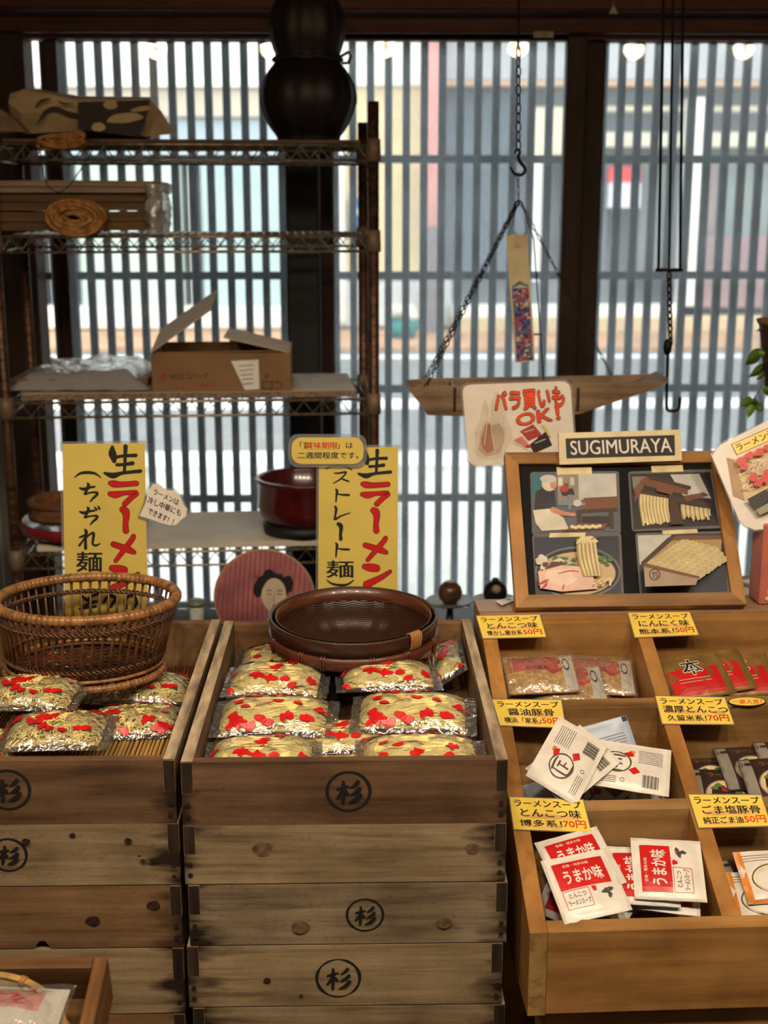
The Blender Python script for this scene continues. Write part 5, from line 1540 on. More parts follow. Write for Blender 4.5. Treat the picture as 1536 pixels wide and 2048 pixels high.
# board inset under the front, and the ledge box behind
t2 = thing('rack_base', 'pine base board set back under the soup rack', 'base', M=RT_)
mb = MB(); mb.box((ncol * PITCHX / 2 + .02, .28, -.125 - .045), (ncol * PITCHX - .02, .52, .088), bev=.002); mb.build('base_board', M['rackwood'], t2)
for x in (.06, ncol * PITCHX - .04):
    for y in (.06, .5):
        mb = MB(); zb_ = -.125 - .0895; mb.box((x, y, (zb_ - SO.z) / 2), (.04, .04, SO.z + zb_), bev=.002); mb.build('leg', M['rackwood'], t2)
LZ = .828
p0 = RT_ @ Vector((.004, D1 + .0015, 0)); p0.z = LZ
t = thing('ledge_box', 'brown cardboard ledge box behind the soup rack carrying the photo board', 'box', M=Matrix.Translation(p0) @ Matrix.Rotation(RA, 4, 'Z'))
mb = MB(); wl, dl = .86, .085
mb.box((wl / 2 - .004, dl / 2, -.07), (wl, dl, .14), bev=.0015); mb.build('box', plain('ledge_card', (150, 112, 78), .6, vary=.08), t)
mb = MB(); mb.box((.026, dl / 2 + .003, .0002), (.06, dl - .02, .0006)); mb.build('tape', plain('packing_tape', (160, 130, 98), .25, vary=.05), t)
t = thing('ledge_stand', 'pine box under the ledge behind the soup rack', 'stand', M=Matrix.Translation(p0) @ Matrix.Rotation(RA, 4, 'Z'))
mb = MB(); mb.box((wl / 2, .16, -.1405 - (LZ - .141) / 2), (wl - .04, .30, LZ - .141), bev=.003); mb.build('box', M['rackwood'], t)
pz = at(1016, 1205, Z=LZ + .0008)
t = thing('paper_slip', 'white paper slip lying on the ledge at the left corner of the photo board', 'paper', loc=pz)
mb = MB(); q = [at(x, y, Z=LZ + .0008) - pz for x, y in ((990, 1206), (1034, 1192), (1038, 1198), (1004, 1215))]
q = [v + Vector((0, 0, .004 if i in (0, 3) else .0006)) for i, v in enumerate(q)]
mb.add(q + [v - Vector((0, 0, .0004)) for v in q], [(0, 3, 2, 1), (4, 5, 6, 7)]); mb.add([q[0].lerp(q[2], .45) + Vector((-.004, .0, .0006)), q[0].lerp(q[2], .6) + Vector((.0, .002, .0006)), q[0].lerp(q[2], .55) + Vector((.004, -.002, .0006))], [(0, 1, 2)], 1); mb.build('slip', [M['white'], K], t)

# price cards on the rack
CO = SO + EN * .0032
PRICE = [
 ('tonkotsu soup at the top left corner of the rack', 'ラーメンスープ', 'とんこつ味', '懐かし屋台系', '50円', [(953, 1232), (1079, 1229), (1092, 1273), (966, 1276)]),
 ('garlic soup at the top of the middle divider', 'ラーメンスープ', 'にんにく味', '熊本系！', '50円', [(1256, 1225), (1379, 1224), (1397, 1269), (1270, 1274)]),
 ('soy pork bone soup on the left board above the emblem packets', 'ラーメンスープ', '醤油豚骨', '横浜「家系」', '50円', [(985, 1399), (1122, 1400), (1131, 1455), (1000, 1450)]),
 ('rich pork soup on the middle divider, beside the oval bubble', 'ラーメンスープ', '濃厚とんこつ', '久留米系！', '70円', [(1311, 1392), (1449, 1395), (1468, 1448), (1325, 1447)]),
 ('seventy yen soup low on the left board', 'ラーメンスープ', 'とんこつ味', '博多系！', '70円', [(1019, 1594), (1166, 1600), (1182, 1664), (1028, 1658)]),
 ('sesame salt soup low on the middle divider', 'ラーメンスープ', 'ごま塩豚骨', '純正ごま油', '50円', [(1377, 1589), (1522, 1590), (1542, 1651), (1398, 1655)]),
]
for (lab, a, b2, c3, pr, q) in PRICE:
    t, sh = laminated('price_card', 'yellow price card for ' + lab, 'price card', q, CO, EN, M['yellowpale'], 'price cards on the soup rack', pad=2, thick=.0012)
    f = quadpx(q)
    T4 = lambda u0, v0, u1, v1: [f(u0, v0), f(u1, v0), f(u1, v1), f(u0, v1)]
    nl = len(b2)
    sh.text(a, T4(.05, .06, .95, .28), K, .042)
    hw = .10 + .075 * nl / 1.25
    sh.poly(T4(.52 - hw * .95, .50, .52 + hw * .9, .64), M['peach'], lay=.6)
    sh.text(b2, T4(.52 - hw, .34, .52 + hw, .60), K, .03)
    sh.poly(T4(.10, .84, .62, .93), M['peach'], lay=.6)
    sp = .64
    sh.text(c3, T4(.09, .69, sp, .90), K, .026); sh.text(pr, T4(sp + .02, .67, .955, .90), M['pricered'], .035)
    sh.build('card', t)
o = [(1494 + 38 * cos(a), 1403 + 9.5 * sin(a)) for a in [2 * pi * i / 28 for i in range(28)]]
c = onplane(1494, 1403, CO, EN)
t = thing('bubble_card', 'small oval yellow speech bubble card on the rack beside the rich pork soup card', 'price card', loc=c)
sh = Sheet(CO, EN, M=Matrix.Translation(c))
sh.slab(list(reversed(o)), K, .0012); sh.slab(list(reversed([(1470, 1409), (1478, 1411), (1462, 1413)])), K, .0012)
sh.blob(1494, 1403, 36, 8.2, M['yellowpale'], n=28, lay=1); sh.text('一番人気！', q4(1465, 1399, 1523, 1408), M['pricered'], .03, lay=2)
sh.build('card', t)

# ================================================================ the photo board
BL = at(1030, 1221, Z=LZ + .0048); BRr = at(1488, 1215, Z=LZ + .0048)
bw = (BRr - BL).length; bu = (BRr - BL).normalized(); bnb = Vector((0, 0, 1)).cross(bu)
PH = R(38); bv = bnb * sin(PH) + Vector((0, 0, cos(PH))); bn = bu.cross(bv); BH = .298
Mb = Matrix((bu, bv, bn)).transposed().to_4x4(); Mb.translation = BL
t = thing('photo_board', 'honey wood framed black board with four laminated photos leaning on the ledge', 'photo board', M=Mb)
fwid = .023
mb = MB()
def mit(p, z0=-.006, z1=.0145): mb.prism(p, z0, z1, 0)
W_, H_ = bw, BH
for nm, p in (('frame_bottom', [(0, 0), (W_, 0), (W_ - fwid, fwid), (fwid, fwid)]), ('frame_top', [(fwid, H_ - fwid), (W_ - fwid, H_ - fwid), (W_, H_), (0, H_)]), ('frame_left', [(0, 0), (fwid, fwid), (fwid, H_ - fwid), (0, H_)]), ('frame_right', [(W_, 0), (W_, H_), (W_ - fwid, H_ - fwid), (W_ - fwid, fwid)])):
    mb = MB(); mit(p); mb.build(nm, M['rackwood'] if nm in ('frame_bottom', 'frame_top') else M['rackside'], t)
mb = MB(); mb.box((W_ / 2, H_ / 2, 0), (W_ - 2 * fwid - .0005, H_ - 2 * fwid - .0005, .006)); mb.build('black_board', plain('black_board', (13, 13, 15), .7, spec=.2, vary=.1), t)
mb = MB(); e = Mb.inverted()
for x in (.06, W_ - .06):
    top_ = Mb @ Vector((x, H_ * .8, -.008)); ft_ = Vector((top_.x, top_.y - .02, LZ - .139)); mb.tube([e @ top_, e @ ft_], .006, 8)
mb.build('prop', M['rackwood'], t)
PO = Mb @ Vector((0, 0, .0046))
PM = Mb
tape = plain('masking_tape', (206, 188, 140), .6)
def C(n_, c, r=.5): return plain(n_, c, r, vary=.06)
def photo(label, outl, inner, draw):
    o = thing('photo', label, None); del o['label']; o['label'] = label; o.parent = t
    sh = Sheet(PO, bn, M=PM)
    sh.slab(outl, M['lam'], .0008)
    sh.build('laminate', o)
    sh = Sheet(PO + bn * .0006, bn, M=PM, step=.00012)
    f = quadpx(inner)
    P = lambda pts: [f(*q) for q in pts]
    sh.slab(P(list(reversed(rect(0, 0, 1, 1)))) if False else [inner[0], inner[3], inner[2], inner[1]], C('photo_base', (90, 84, 80)), .0004)
    draw(sh, P, f)
    sh.build('print', o)
    return o
def rrpx(q, r=7):
    out_ = []
    n_ = len(q)
    for i in range(n_):
        a, b_, c_ = Vector(q[i - 1] + (0,)), Vector(q[i] + (0,)), Vector(q[(i + 1) % n_] + (0,))
        u_ = (a - b_).normalized() * r; w_ = (c_ - b_).normalized() * r
        for k in range(5):
            s_ = k / 4; p = b_ + u_ * (1 - s_) ** 2 + w_ * s_ ** 2; out_.append((p.x, p.y))
    return list(reversed(out_))
def bl(sh, f, u, v, ru, rv, m, **kw):
    cx, cy = f(u, v); w_ = abs(f(1, 0)[0] - f(0, 0)[0]); h_ = abs(f(0, 1)[1] - f(0, 0)[1])
    sh.blob(cx, cy, ru * w_, rv * h_, m, **kw)
def st(sh, f, pts, m, **kw):
    w_ = abs(f(1, 0)[0] - f(0, 0)[0]); sh.stroke([f(a, b_) + (c_ * w_,) for a, b_, c_ in pts], m, **kw)
wallc, dk, skin, ap, metalc, brn, dkb, nd, ndd = C('p_wall', (186, 184, 178)), C('p_dark', (40, 36, 36)), C('p_skin', (188, 128, 100)), C('p_apron', (206, 196, 176)), C('p_steel', (120, 126, 132)), C('p_brown', (112, 70, 48)), C('p_darkbrown', (66, 44, 34)), C('p_noodle', (214, 198, 150)), C('p_noodle_shade', (160, 136, 86))
tealc, navy, grn, pinkc, redc, floorc = C('p_teal', (40, 104, 116)), C('p_navy', (40, 44, 58)), C('p_green', (70, 112, 58)), C('p_pink', (216, 176, 160)), C('p_red', (164, 56, 44)), C('p_floor', (86, 90, 100))
def ph1(sh, P, f):
    sh.poly(P(rect(.0, 0, 1, 1)), floorc); sh.poly(P(rect(.3, 0, 1, .45)), wallc); sh.poly(P(rect(.3, 0, .55, .5)), C('p_shelf', (140, 130, 118)))
    sh.poly(P([(0, .02), (.14, 0), (.12, .28), (0, .36)]), tealc)
    for k in range(3): sh.poly(P(rect(.31 + .07 * k, .06 + .1 * (k % 2), .36 + .07 * k, .2 + .1 * (k % 2))), (ap, brn, wallc)[k])
    sh.poly(P([(.6, .42), (1, .40), (1, .60), (.6, .62)]), brn); sh.poly(P([(.52, .62), (1, .60), (1, .66), (.52, .68)]), dkb); sh.poly(P(rect(.52, .66, .57, .96)), dkb); sh.poly(P(rect(.9, .64, .95, .96)), dkb); sh.poly(P(rect(.58, .74, .9, .92)), dk)
    sh.poly(P([(.33, .28), (.48, .25), (.5, .36), (.36, .38)]), dk); bl(sh, f, .38, .26, .05, .06, redc); sh.poly(P([(.3, .45), (.62, .5), (.62, .56), (.3, .54)]), metalc); bl(sh, f, .53, .51, .05, .06, wallc)
    sh.poly(P([(.42, .36), (.47, .36), (.45, .62), (.42, .62)]), metalc)
    sh.poly(P([(.04, .30), (.16, .22), (.26, .30), (.28, .62), (.18, .74), (.02, .62)]), dk); sh.poly(P([(.2, .40), (.30, .62), (.28, .70), (.14, .62)]), navy)
    bl(sh, f, .20, .17, .09, .13, ap); bl(sh, f, .25, .19, .04, .07, skin); bl(sh, f, .19, .09, .10, .07, wallc)
    sh.poly(P([(.0, .62), (.2, .60), (.36, .76), (.42, .96), (.1, .98), (.03, .84)]), ap)
    st(sh, f, [(.24, .62, .07), (.34, .68, .055), (.46, .71, .04)], skin); bl(sh, f, .47, .71, .035, .035, skin)
    sh.poly(P([(.34, .99), (.56, .86), (.88, .88), (.84, .97)]), brn)
    for k in range(9): bl(sh, f, .46 + .04 * k, .92 + .015 * (k % 2), .028, .03, nd, jit=.1, n=8)
def ph2(sh, P, f):
    sh.poly(P(rect(0, 0, 1, 1)), dk); sh.poly(P([(.5, .03), (.86, .03), (.96, .5), (.62, .42)]), wallc); sh.poly(P([(.02, .05), (.2, .05), (.14, .3), (.04, .5)]), C('p_grey', (120, 114, 110)))
    sh.poly(P([(.12, .12), (.2, .06), (.7, .30), (.68, .42), (.12, .20)]), brn); sh.poly(P([(.24, .04), (.74, .26), (.72, .33), (.22, .10)]), dkb)
    sh.poly(P([(.06, .26), (.96, .60), (.95, .70), (.06, .36)]), dkb); sh.poly(P([(.62, .44), (.88, .38), (.94, .44), (.66, .54)]), brn)
    rn = random.Random(2)
    for k in range(26):
        x = .1 + .34 * k / 26; y0 = .34 + .36 * x; st(sh, f, [(x, y0, .016), (x - .012, y0 + .2, .018), (x + .006, .9 + .05 * rn.random(), .014)], nd if k % 3 else ndd, n=3)
    for k in range(20):
        x = .58 + .34 * k / 20; y0 = .40 + .36 * x; st(sh, f, [(x, y0, .016), (x - .006, y0 + .1, .018), (x, .82 + .1 * rn.random(), .014)], nd if k % 3 else ndd, n=3)
    sh.poly(P([(.44, .42), (.52, .45), (.58, .98), (.42, .98)]), dkb); sh.poly(P([(.3, .30), (.5, .38), (.48, .43), (.3, .36)]), brn)
    sh.poly(P([(.02, .3), (.12, .16), (.16, .18), (.06, .5)]), brn)
def ph3(sh, P, f):
    sh.poly(P(rect(0, 0, 1, 1)), navy); sh.blob(*f(.5, .62), 86, 52, C('p_bowl_rim', (104, 106, 110)), n=40); sh.blob(*f(.5, .62), 82, 48, C('p_bowl', (30, 30, 34)), n=40); sh.blob(*f(.49, .64), 77, 43, C('p_broth', (196, 168, 130)), n=40)
    rn = random.Random(4)
    for k in range(40): bl(sh, f, .2 + .7 * rn.random(), .36 + .18 * rn.random(), .03, .03, grn if rn.random() < .7 else C('p_scallion', (150, 170, 110)) if k == 0 else grn, jit=.2, n=8)
    for k in range(12): bl(sh, f, .04 + .25 * rn.random(), .36 + .2 * rn.random(), .05, .05, ap, jit=.2, n=8)
    for k in range(14): bl(sh, f, .1 + .2 * rn.random(), .48 + .1 * rn.random(), .035, .04, C('p_mushroom', (84, 48, 46)) if k == 0 else sh.mats[-1], jit=.25, n=8)
    sh.poly(P([(.02, .62), (.3, .52), (.62, .56), (.72, .94), (.3, .97), (.04, .9)]), pinkc); bl(sh, f, .3, .72, .2, .14, C('p_pork', (226, 196, 176)), jit=.12); bl(sh, f, .54, .66, .12, .1, pinkc, jit=.1)
    for q in ([(.02, .84, .01), (.08, .80, .03), (.14, .76, .012)], [(.26, .66, .01), (.4, .62, .015), (.5, .64, .01)], [(.3, .94, .012), (.32, .86, .015)], [(.06, .9, .01), (.1, .86, .03), (.12, .8, .01)]): st(sh, f, q, redc)
    for k in range(12): st(sh, f, [(.66 + .012 * k, .9 - .04 * (k % 3), .02), (.74 + .012 * k, .78, .02), (.86, .74 + .014 * k, .02)], nd if k % 2 else ndd, n=4)
    for k in range(10): st(sh, f, [(.50 + .022 * k, .14 - .01 * abs(k - 5), .024), (.50 + .024 * k, .4, .024), (.56 + .02 * k, .72, .02)], nd if k % 2 else ndd, n=4)
    for k in range(6): st(sh, f, [(.49 + .03 * k, .16, .02), (.56 + .02 * k, .06, .024), (.68 + .01 * k, .14, .02)], nd, n=4)
    st(sh, f, [(.66, .1, .012), (.78, .02, .012)], brn)
def ph4(sh, P, f):
    sh.poly(P(rect(0, 0, 1, 1)), navy); sh.poly(P([(0, 0), (.40, 0), (.1, .46), (0, .5)]), wallc); sh.poly(P([(.02, .46), (.36, .04), (1, .06), (1, .12), (.6, .94), (.04, .66)]), dkb); sh.poly(P([(.44, .02), (1, .03), (1, .1), (.4, .09)]), brn)
    sh.poly(P([(.06, .5), (.4, .1), (.98, .1), (.96, .3), (.6, .86), (.06, .62)]), ndd)
    rn = random.Random(6)
    for j in range(9):
        for k in range(7):
            u = .10 + .085 * k + .055 * (8 - j) + rn.uniform(-.01, .01); v = .60 - .056 * (8 - j) + .036 * k
            if u > .95: continue
            cx, cy = f(u, v); sh.blob(cx, cy, 11, 8, nd, jit=.1, n=12)
            for r_ in (9.5, 6, 3): sh.ring(cx, cy, r_, r_ * .65, 1.1, ndd, 12)
    sh.poly(P([(.0, .62), (.62, .86), (.58, .98), (.0, .98)]), C('p_boxfront', (156, 134, 110))); sh.poly(P([(.02, .58), (.64, .84), (.62, .88), (.0, .64)]), brn)
    cx, cy = f(.12, .78); sh.ring(cx, cy, 10, 11, 2, dk, 24)
    for q in ([(-5, -2, 1.5), (1, -3, 1.5)], [(-2, -6, 1.5), (-3, 6, 2)], [(5, -5, 2), (1, -1, 1)], [(6, 0, 2), (1, 3, 1)], [(6, 4, 2), (1, 8, 1)]): sh.stroke([(cx + a, cy + b_, c_) for a, b_, c_ in q], dk)
PHS = [('photo of a worker in white apron at a noodle machine, top left on the board', [(1060, 944), (1238, 942), (1242, 1068), (1064, 1070)], [(1064, 949), (1232, 947), (1236, 1062), (1066, 1066)], ph1),
       ('photo of noodles hanging on wooden racks, top right of the board', [(1256, 943), (1428, 938), (1446, 1056), (1264, 1063)], [(1260, 948), (1420, 944), (1438, 1050), (1268, 1058)], ph2),
       ('photo of a ramen bowl with lifted noodles, bottom left of the board', [(1064, 1069), (1242, 1066), (1248, 1194), (1072, 1198)], [(1068, 1074), (1237, 1072), (1242, 1186), (1073, 1192)], ph3),
       ('photo of noodle nests in a stamped crate, bottom right of the board', [(1270, 1066), (1450, 1062), (1460, 1186), (1280, 1194)], [(1275, 1071), (1446, 1067), (1455, 1182), (1283, 1188)], ph4)]
for lab, oq, iq, fn in PHS: photo(lab, rrpx(oq), iq, fn)
sh = Sheet(PO + bn * .0012, bn, M=PM)
for q in ([(1113, 934), (1183, 934), (1184, 948), (1114, 949)], [(1302, 932), (1365, 930), (1367, 943), (1304, 945)], [(1100, 1066), (1172, 1065), (1170, 1073), (1098, 1075)], [(1324, 1061), (1394, 1058), (1396, 1066), (1326, 1069)]):
    sh.slab([q[0], q[3], q[2], q[1]], tape, .0006)
sh.build('tape', t)
# the name sign on top of the board
so = Mb @ Vector((0, H_ - .012, .0165)); sn = bn * .6 + Vector((0, -1, .0)) * .8
qs = [(1117, 866), (1361, 859), (1364, 921), (1119, 929)]
c = onplane(1240, 894, so, sn)
t = thing('shop_name_sign', 'cream framed black sign with white lettering fixed on top of the photo board', 'sign', loc=c)
sh = Sheet(so + sn.normalized() * .009, sn, M=Matrix.Translation(c))
sh.slab([qs[0], qs[3], qs[2], qs[1]], plain('cream_wood', (212, 194, 150), .5, vary=.05), .009)
sh.poly([(1131, 877), (1349, 870), (1350, 911), (1133, 917)], K)
sh.text('SUGIMURAYA', [(1140, 882), (1342, 876), (1344, 904), (1142, 910)], M['cardwhite'], .03)
sh.build('board', t)

# ================================================================ the card behind the board
BY_ = BL.y + .30
bo = Vector((0, BY_, 1)); bnn = Vector((0, -1, .06))
q = [(924, 770), (1140, 762), (1152, 925), (938, 932)]
t, sh = laminated('bulk_sale_card', 'white rounded card with a plastic bag picture and red brush lettering behind the photo board', 'sign', rrpx(q, 18), bo, bnn, M['cardwhite'], pad=4)
bagc, bagd, bagb = C('bag_white', (206, 190, 172), .4), C('bag_shade', (178, 156, 136), .4), C('bag_brown', (160, 110, 84), .4)
sh.poly([(949, 904), (950, 864), (960, 838), (966, 806), (970, 796), (976, 812), (980, 844), (984, 800), (992, 782), (1004, 792), (1012, 830), (1022, 858), (1026, 874), (1018, 892), (1004, 914), (984, 921), (958, 917)], bagc)
sh.poly([(956, 900), (962, 866), (972, 842), (984, 850), (1000, 846), (1012, 872), (1000, 906), (972, 914)], bagd); sh.blob(976, 878, 12, 30, bagb, jit=.2); sh.stroke([(970, 800, 1), (974, 840, 2), (968, 890, 1.5)], bagc); sh.stroke([(984, 800, 1), (982, 850, 2), (990, 905, 2)], bagc); sh.stroke([(1000, 800, 1), (1008, 850, 2), (1010, 890, 2)], bagc)
dro = K
for k, (u, y) in enumerate(((0, 0),)):
    for mm, bo_, l_ in ((K, .11, 8), (M['pricered'], .055, 9)):
        sh.text('バラ買いも', [(987, 785), (1126, 772), (1128, 812), (990, 824)], mm, bo_, lay=l_, wob=.3); sh.text('OK！', [(1032, 828), (1116, 810), (1120, 838), (1034, 852)], mm, bo_, lay=l_)
sh.poly([(1024, 884), (1052, 856), (1078, 866), (1064, 904)], C('packet_white', (222, 206, 196))); sh.poly([(1058, 890), (1092, 862), (1104, 890), (1068, 906)], dk); sh.poly([(1040, 862), (1066, 848), (1084, 870), (1056, 882)], redc); sh.poly([(1026, 880), (1044, 872), (1060, 892), (1052, 896)], C('packet_pink', (196, 120, 104)))
sh.poly([(1082, 848), (1090, 852), (1102, 874), (1096, 872)], M['yellow']); sh.stroke([(1070, 886, 1.5), (1090, 878, 1.5)], ap); sh.stroke([(1048, 864, 1.5), (1068, 858, 1.5)], ap); sh.blob(1056, 892, 6, 3, redc)
sh.build('card', t)
a_ = at(1050, 900, Y=BY_ + .008) - t.location; mb = MB(); mb.tube([a_ + Vector((0, 0, .02)), Vector((a_.x, a_.y, LZ - .1395 - t.location.z))], .004, 8); mb.build('stick', M['rackwood'], t)
# ================================================================ the tilted card at the right
co_ = Mb @ Vector((W_ - .03, 0, .030)); cn = bn * .5 + Vector((0, -1, .2)) * .5
q = [(1424, 912), (1440, 890), (1545, 836), (1600, 812), (1640, 1010), (1545, 1056), (1510, 1060), (1490, 1052), (1478, 1040)]
t, sh = laminated('noodle_set_card', 'large white rounded card with a boxed noodle set picture, tilted over the photo board', 'sign', [(x, y) for x, y in reversed(q)], co_, cn, M['cardwhite'], pad=3, thick=.002)
sh.poly([(1462, 889), (1560, 845), (1572, 868), (1473, 911)], K); sh.poly([(1463.5, 889.5), (1560, 846.5), (1571, 867), (1474, 909.5)], M['yellowpale'])
sh.text('ラーメンセット', [(1469, 891), (1574, 845), (1582, 858), (1477, 903)], K, .03)
cbx = C('box_card', (176, 142, 106)); sh.poly([(1453, 915), (1470, 920), (1490, 1002), (1466, 992)], cbx)
sh.poly([(1468, 920), (1540, 884), (1600, 960), (1492, 1000)], C('set_noodles', (214, 186, 140)))
rn = random.Random(9)
for k in range(46): sh.stroke([(1474 + rn.random() * 62, 918 + rn.random() * 66, .8), (1480 + rn.random() * 60, 914 + rn.random() * 66, 1.4)], nd if k % 2 else M['cardwhite'], n=2)
for (x, y, rx, ry, ro) in ((1478, 926, 10, 8, -.4), (1494, 914, 9, 7, -.4), (1514, 908, 10, 7, -.3), (1530, 898, 8, 6, -.4), (1484, 938, 9, 5, -.3), (1502, 958, 9, 9, 0), (1512, 970, 10, 6, -.3), (1526, 960, 9, 9, 0), (1530, 946, 8, 5, -.4), (1545, 950, 9, 6, 0)): sh.blob(x, y, rx, ry, M['redink'], rot=ro, jit=.2)
sh.poly([(1489, 1002), (1526, 982), (1540, 1000), (1506, 1023)], dk); sh.poly([(1526, 982), (1560, 966), (1574, 984), (1540, 1000)], redc); sh.poly([(1506, 1023), (1560, 994), (1574, 1006), (1514, 1034)], C('set_shadow', (150, 138, 126)))
sh.build('card', t)
# pink packet at the right edge of the ledge
pb = at(1528, 1210, Z=LZ + .001)
t = thing('pink_packet', 'tall salmon pink packet with white blossom print at the right end of the ledge', 'packet', M=Matrix.Translation(pb) @ Matrix.Rotation(R(6), 4, 'Z'))
hh = at(1520, 1050, Y=pb.y).z - LZ
mb = MB(); mb.box((.036, .025, hh / 2), (.09, .05, hh), bev=.003); mb.build('body', plain('salmon_pack', (196, 112, 92), .4, vary=.06), t)
A = Art(lambda x, y, l: Vector((x, -.0003 * l, y)))
for (x, y, s_) in ((.008, .024, .004), (.016, .018, .0035), (.003, .013, .003), (.03, .03, .005), (.05, .02, .005)):
    for p in range(5): A.blob(x + s_ * .7 * cos(p * 1.257), y + s_ * .7 * sin(p * 1.257), s_ * .55, s_ * .4, M['white'], rot=p * 1.257, n=9)
A.poly(rect(.018, .05, .075, .14), redc)
A.build('print', t)
# ================================================================ soup packets
M['pkwhite'] = plain('white_foil', (226, 218, 206), .3, vary=.04, bump=.12, scale=40)
M['pkred'] = plain('packet_red', (200, 34, 32), .3, vary=.05)
M['pkgold'] = plain('dull_gold_foil', (150, 118, 66), .3, metal=.4, vary=.15)
M['pksilver'] = plain('silver_foil', (176, 170, 156), .28, metal=.5, vary=.1)
M['pkblue'] = plain('pale_blue_foil', (170, 182, 200), .35, vary=.05)
M['pkdark'] = plain('dark_brown_packet', (58, 40, 34), .3, vary=.1)
M['pktan'] = plain('tan_noodle_block', (200, 158, 96), .45, vary=.2, scale=120)
M['pkink'] = plain('packet_ink', (74, 62, 54), .5)
M['pkorange'] = plain('orange_paper', (214, 128, 40), .4)
def pil(x, y, L, D, H):
    u, v = min(1, abs(2 * x / L)), min(1, abs(2 * y / D)); return H * (1 - u ** 2.6) ** .75 * (1 - v ** 2.6) ** .75
def packet(L, D, H, body, seed, name='soup_packet', back=None):
    t = thing(name, 'x', 'soup packet')
    mb = MB()
    wr = lambda x, y: .0009 * noise.noise(Vector((x * 55, y * 55, seed))) + .0014 * noise.noise(Vector((x * 14, y * 14, seed + 3)))
    top = lambda x, y: .0018 + pil(x, y, L * .9, D * .9, H) + wr(x, y)
    mb.grid(lambda u, v: Vector(((u - .5) * L, (v - .5) * D, top((u - .5) * L, (v - .5) * D))), 28, 22)
    mb.grid(lambda u, v: Vector(((u - .5) * L, (v - .5) * D, .0008 - .2 * pil((u - .5) * L, (v - .5) * D, L * .9, D * .9, H) + wr((u - .5) * L, (v - .5) * D))), 28, 22, 1 if back else 0, flip=True)
    # the crimped seams
    A = Art(lambda x, y, l: Vector((x, y, top(x, y) + .0003 + .00014 * l)))
    A.L, A.D, A.H, A.top, A.t = L, D, H, top, t
    body_o = mb.build('wrapper', [body] + ([back] if back else []), t)
    for sx in (-1, 1):
        mb2 = MB()
        for k in range(4): x = sx * L * (.492 - .012 * k); mb2.tube([(x, y, top(x, y) + .0001) for y in [D * (-.5 + j / 12) for j in range(13)]], .0005, 4, caps=False)
        mb2.build('seam', body, t)
    return A
def patch(A, x0, y0, x1, y1, m, lay, n=10):
    vs = [(x0 + (x1 - x0) * i / n, y0 + (y1 - y0) * j / n) for j in range(n + 1) for i in range(n + 1)]
    A.put(vs, [(j * (n + 1) + i, j * (n + 1) + i + 1, (j + 1) * (n + 1) + i + 1, (j + 1) * (n + 1) + i) for j in range(n) for i in range(n)], m, lay)
def lq(x0, y0, x1, y1): return [(x0, y1), (x1, y1), (x1, y0), (x0, y0)]   # (tl, tr, br, bl) with y up
def finelines(A, x0, y0, x1, y1, n, m, rn):
    for k in range(n):
        y = y0 + (y1 - y0) * (k + .5) / n; x = x0
        while x < x1:
            w = rn.uniform(.0015, .006); A.stroke([(x, y, .0007), (min(x1, x + w), y + rn.uniform(-.0003, .0003), .0009)], m, lay=2, n=2); x += w + .001
def pk_red(seed):
    A = packet(.098, .098, .0065, M['pkwhite'], seed, back=M['pkblue'])
    patch(A, -.038, -.004, .036, .038, M['pkred'], 1)
    A.text('うまか味', lq(-.028, .003, .028, .024), M['pkwhite'], .05, lay=2); A.text('名物・博多の味', lq(-.024, .029, .014, .034), M['pkwhite'], .02, lay=2)
    A.text('とんこつ', lq(-.030, -.017, -.006, -.010), M['pkink'], .02, lay=2); A.text('ラーメンスープ', lq(-.034, -.028, -.002, -.020), M['pkink'], .02, lay=2)
    for a, b_ in (((-.037, -.006), (.0, -.006)), ((-.037, -.032), (.0, -.032)), ((-.037, -.006), (-.037, -.032)), ((.0, -.006), (.0, -.032))): A.stroke([a + (.0008,), ((a[0] + b_[0]) / 2, (a[1] + b_[1]) / 2, .0008), b_ + (.0008,)], M['pkred'], lay=2)
    # a few ink dabs beside the box
    for (x, y, rx, ry, m) in ((.016, -.011, .006, .005, M['pkwhite']), (.008, -.009, .004, .004, M['pkred']), (.022, -.016, .006, .004, M['pkink']), (.03, -.014, .004, .003, M['pkink']), (.026, -.022, .003, .005, M['pkink'])): A.blob(x, y, rx, ry, m, jit=.3, lay=3, n=12)
    A.build('print', A.t); return A.t
def pk_emblem(seed):
    rn = random.Random(seed)
    A = packet(.125, .085, .005, M['pkwhite'], seed, back=M['pkblue'])
    A.ring(-.018, .004, .021, .018, .0022, M['pkink'], 30, lay=1, jit=.15)
    for q in ([(-.03, .015, .003), (-.015, .016, .003), (-.006, .015, .002)], [(-.028, .014, .002), (-.029, .0, .003), (-.027, -.010, .003), (-.010, -.012, .003)], [(-.022, .009, .002), (-.012, .009, .003)], [(-.017, .008, .002), (-.018, -.006, .003)], [(-.018, .001, .002), (-.010, .0, .002)]): A.stroke(q, M['pkink'], lay=2)
    A.poly([(.0, -.008), (.010, -.002), (.018, -.010), (.008, -.016)], M['pkred'], lay=3); A.poly([(-.008, .022), (.002, .026), (.008, .018), (-.002, .015)], M['pkred'], lay=3)
    finelines(A, .014, .006, .05, .032, 8, M['pkink'], rn); finelines(A, -.05, -.034, -.018, -.022, 4, M['pkink'], rn)
    for k in range(14): A.stroke([(.022 + .0018 * k, -.014, .0006 + .0005 * (k % 3)), (.022 + .0018 * k, -.034, .0006 + .0005 * (k % 3))], M['pkink'], lay=2, n=2)
    A.ring(-.008, -.027, .003, .003, .0008, M['pkink'], 10, lay=2); patch(A, .0, .022, .008, .028, M['pkorange'], 2, 3)
    A.build('print', A.t); return A.t
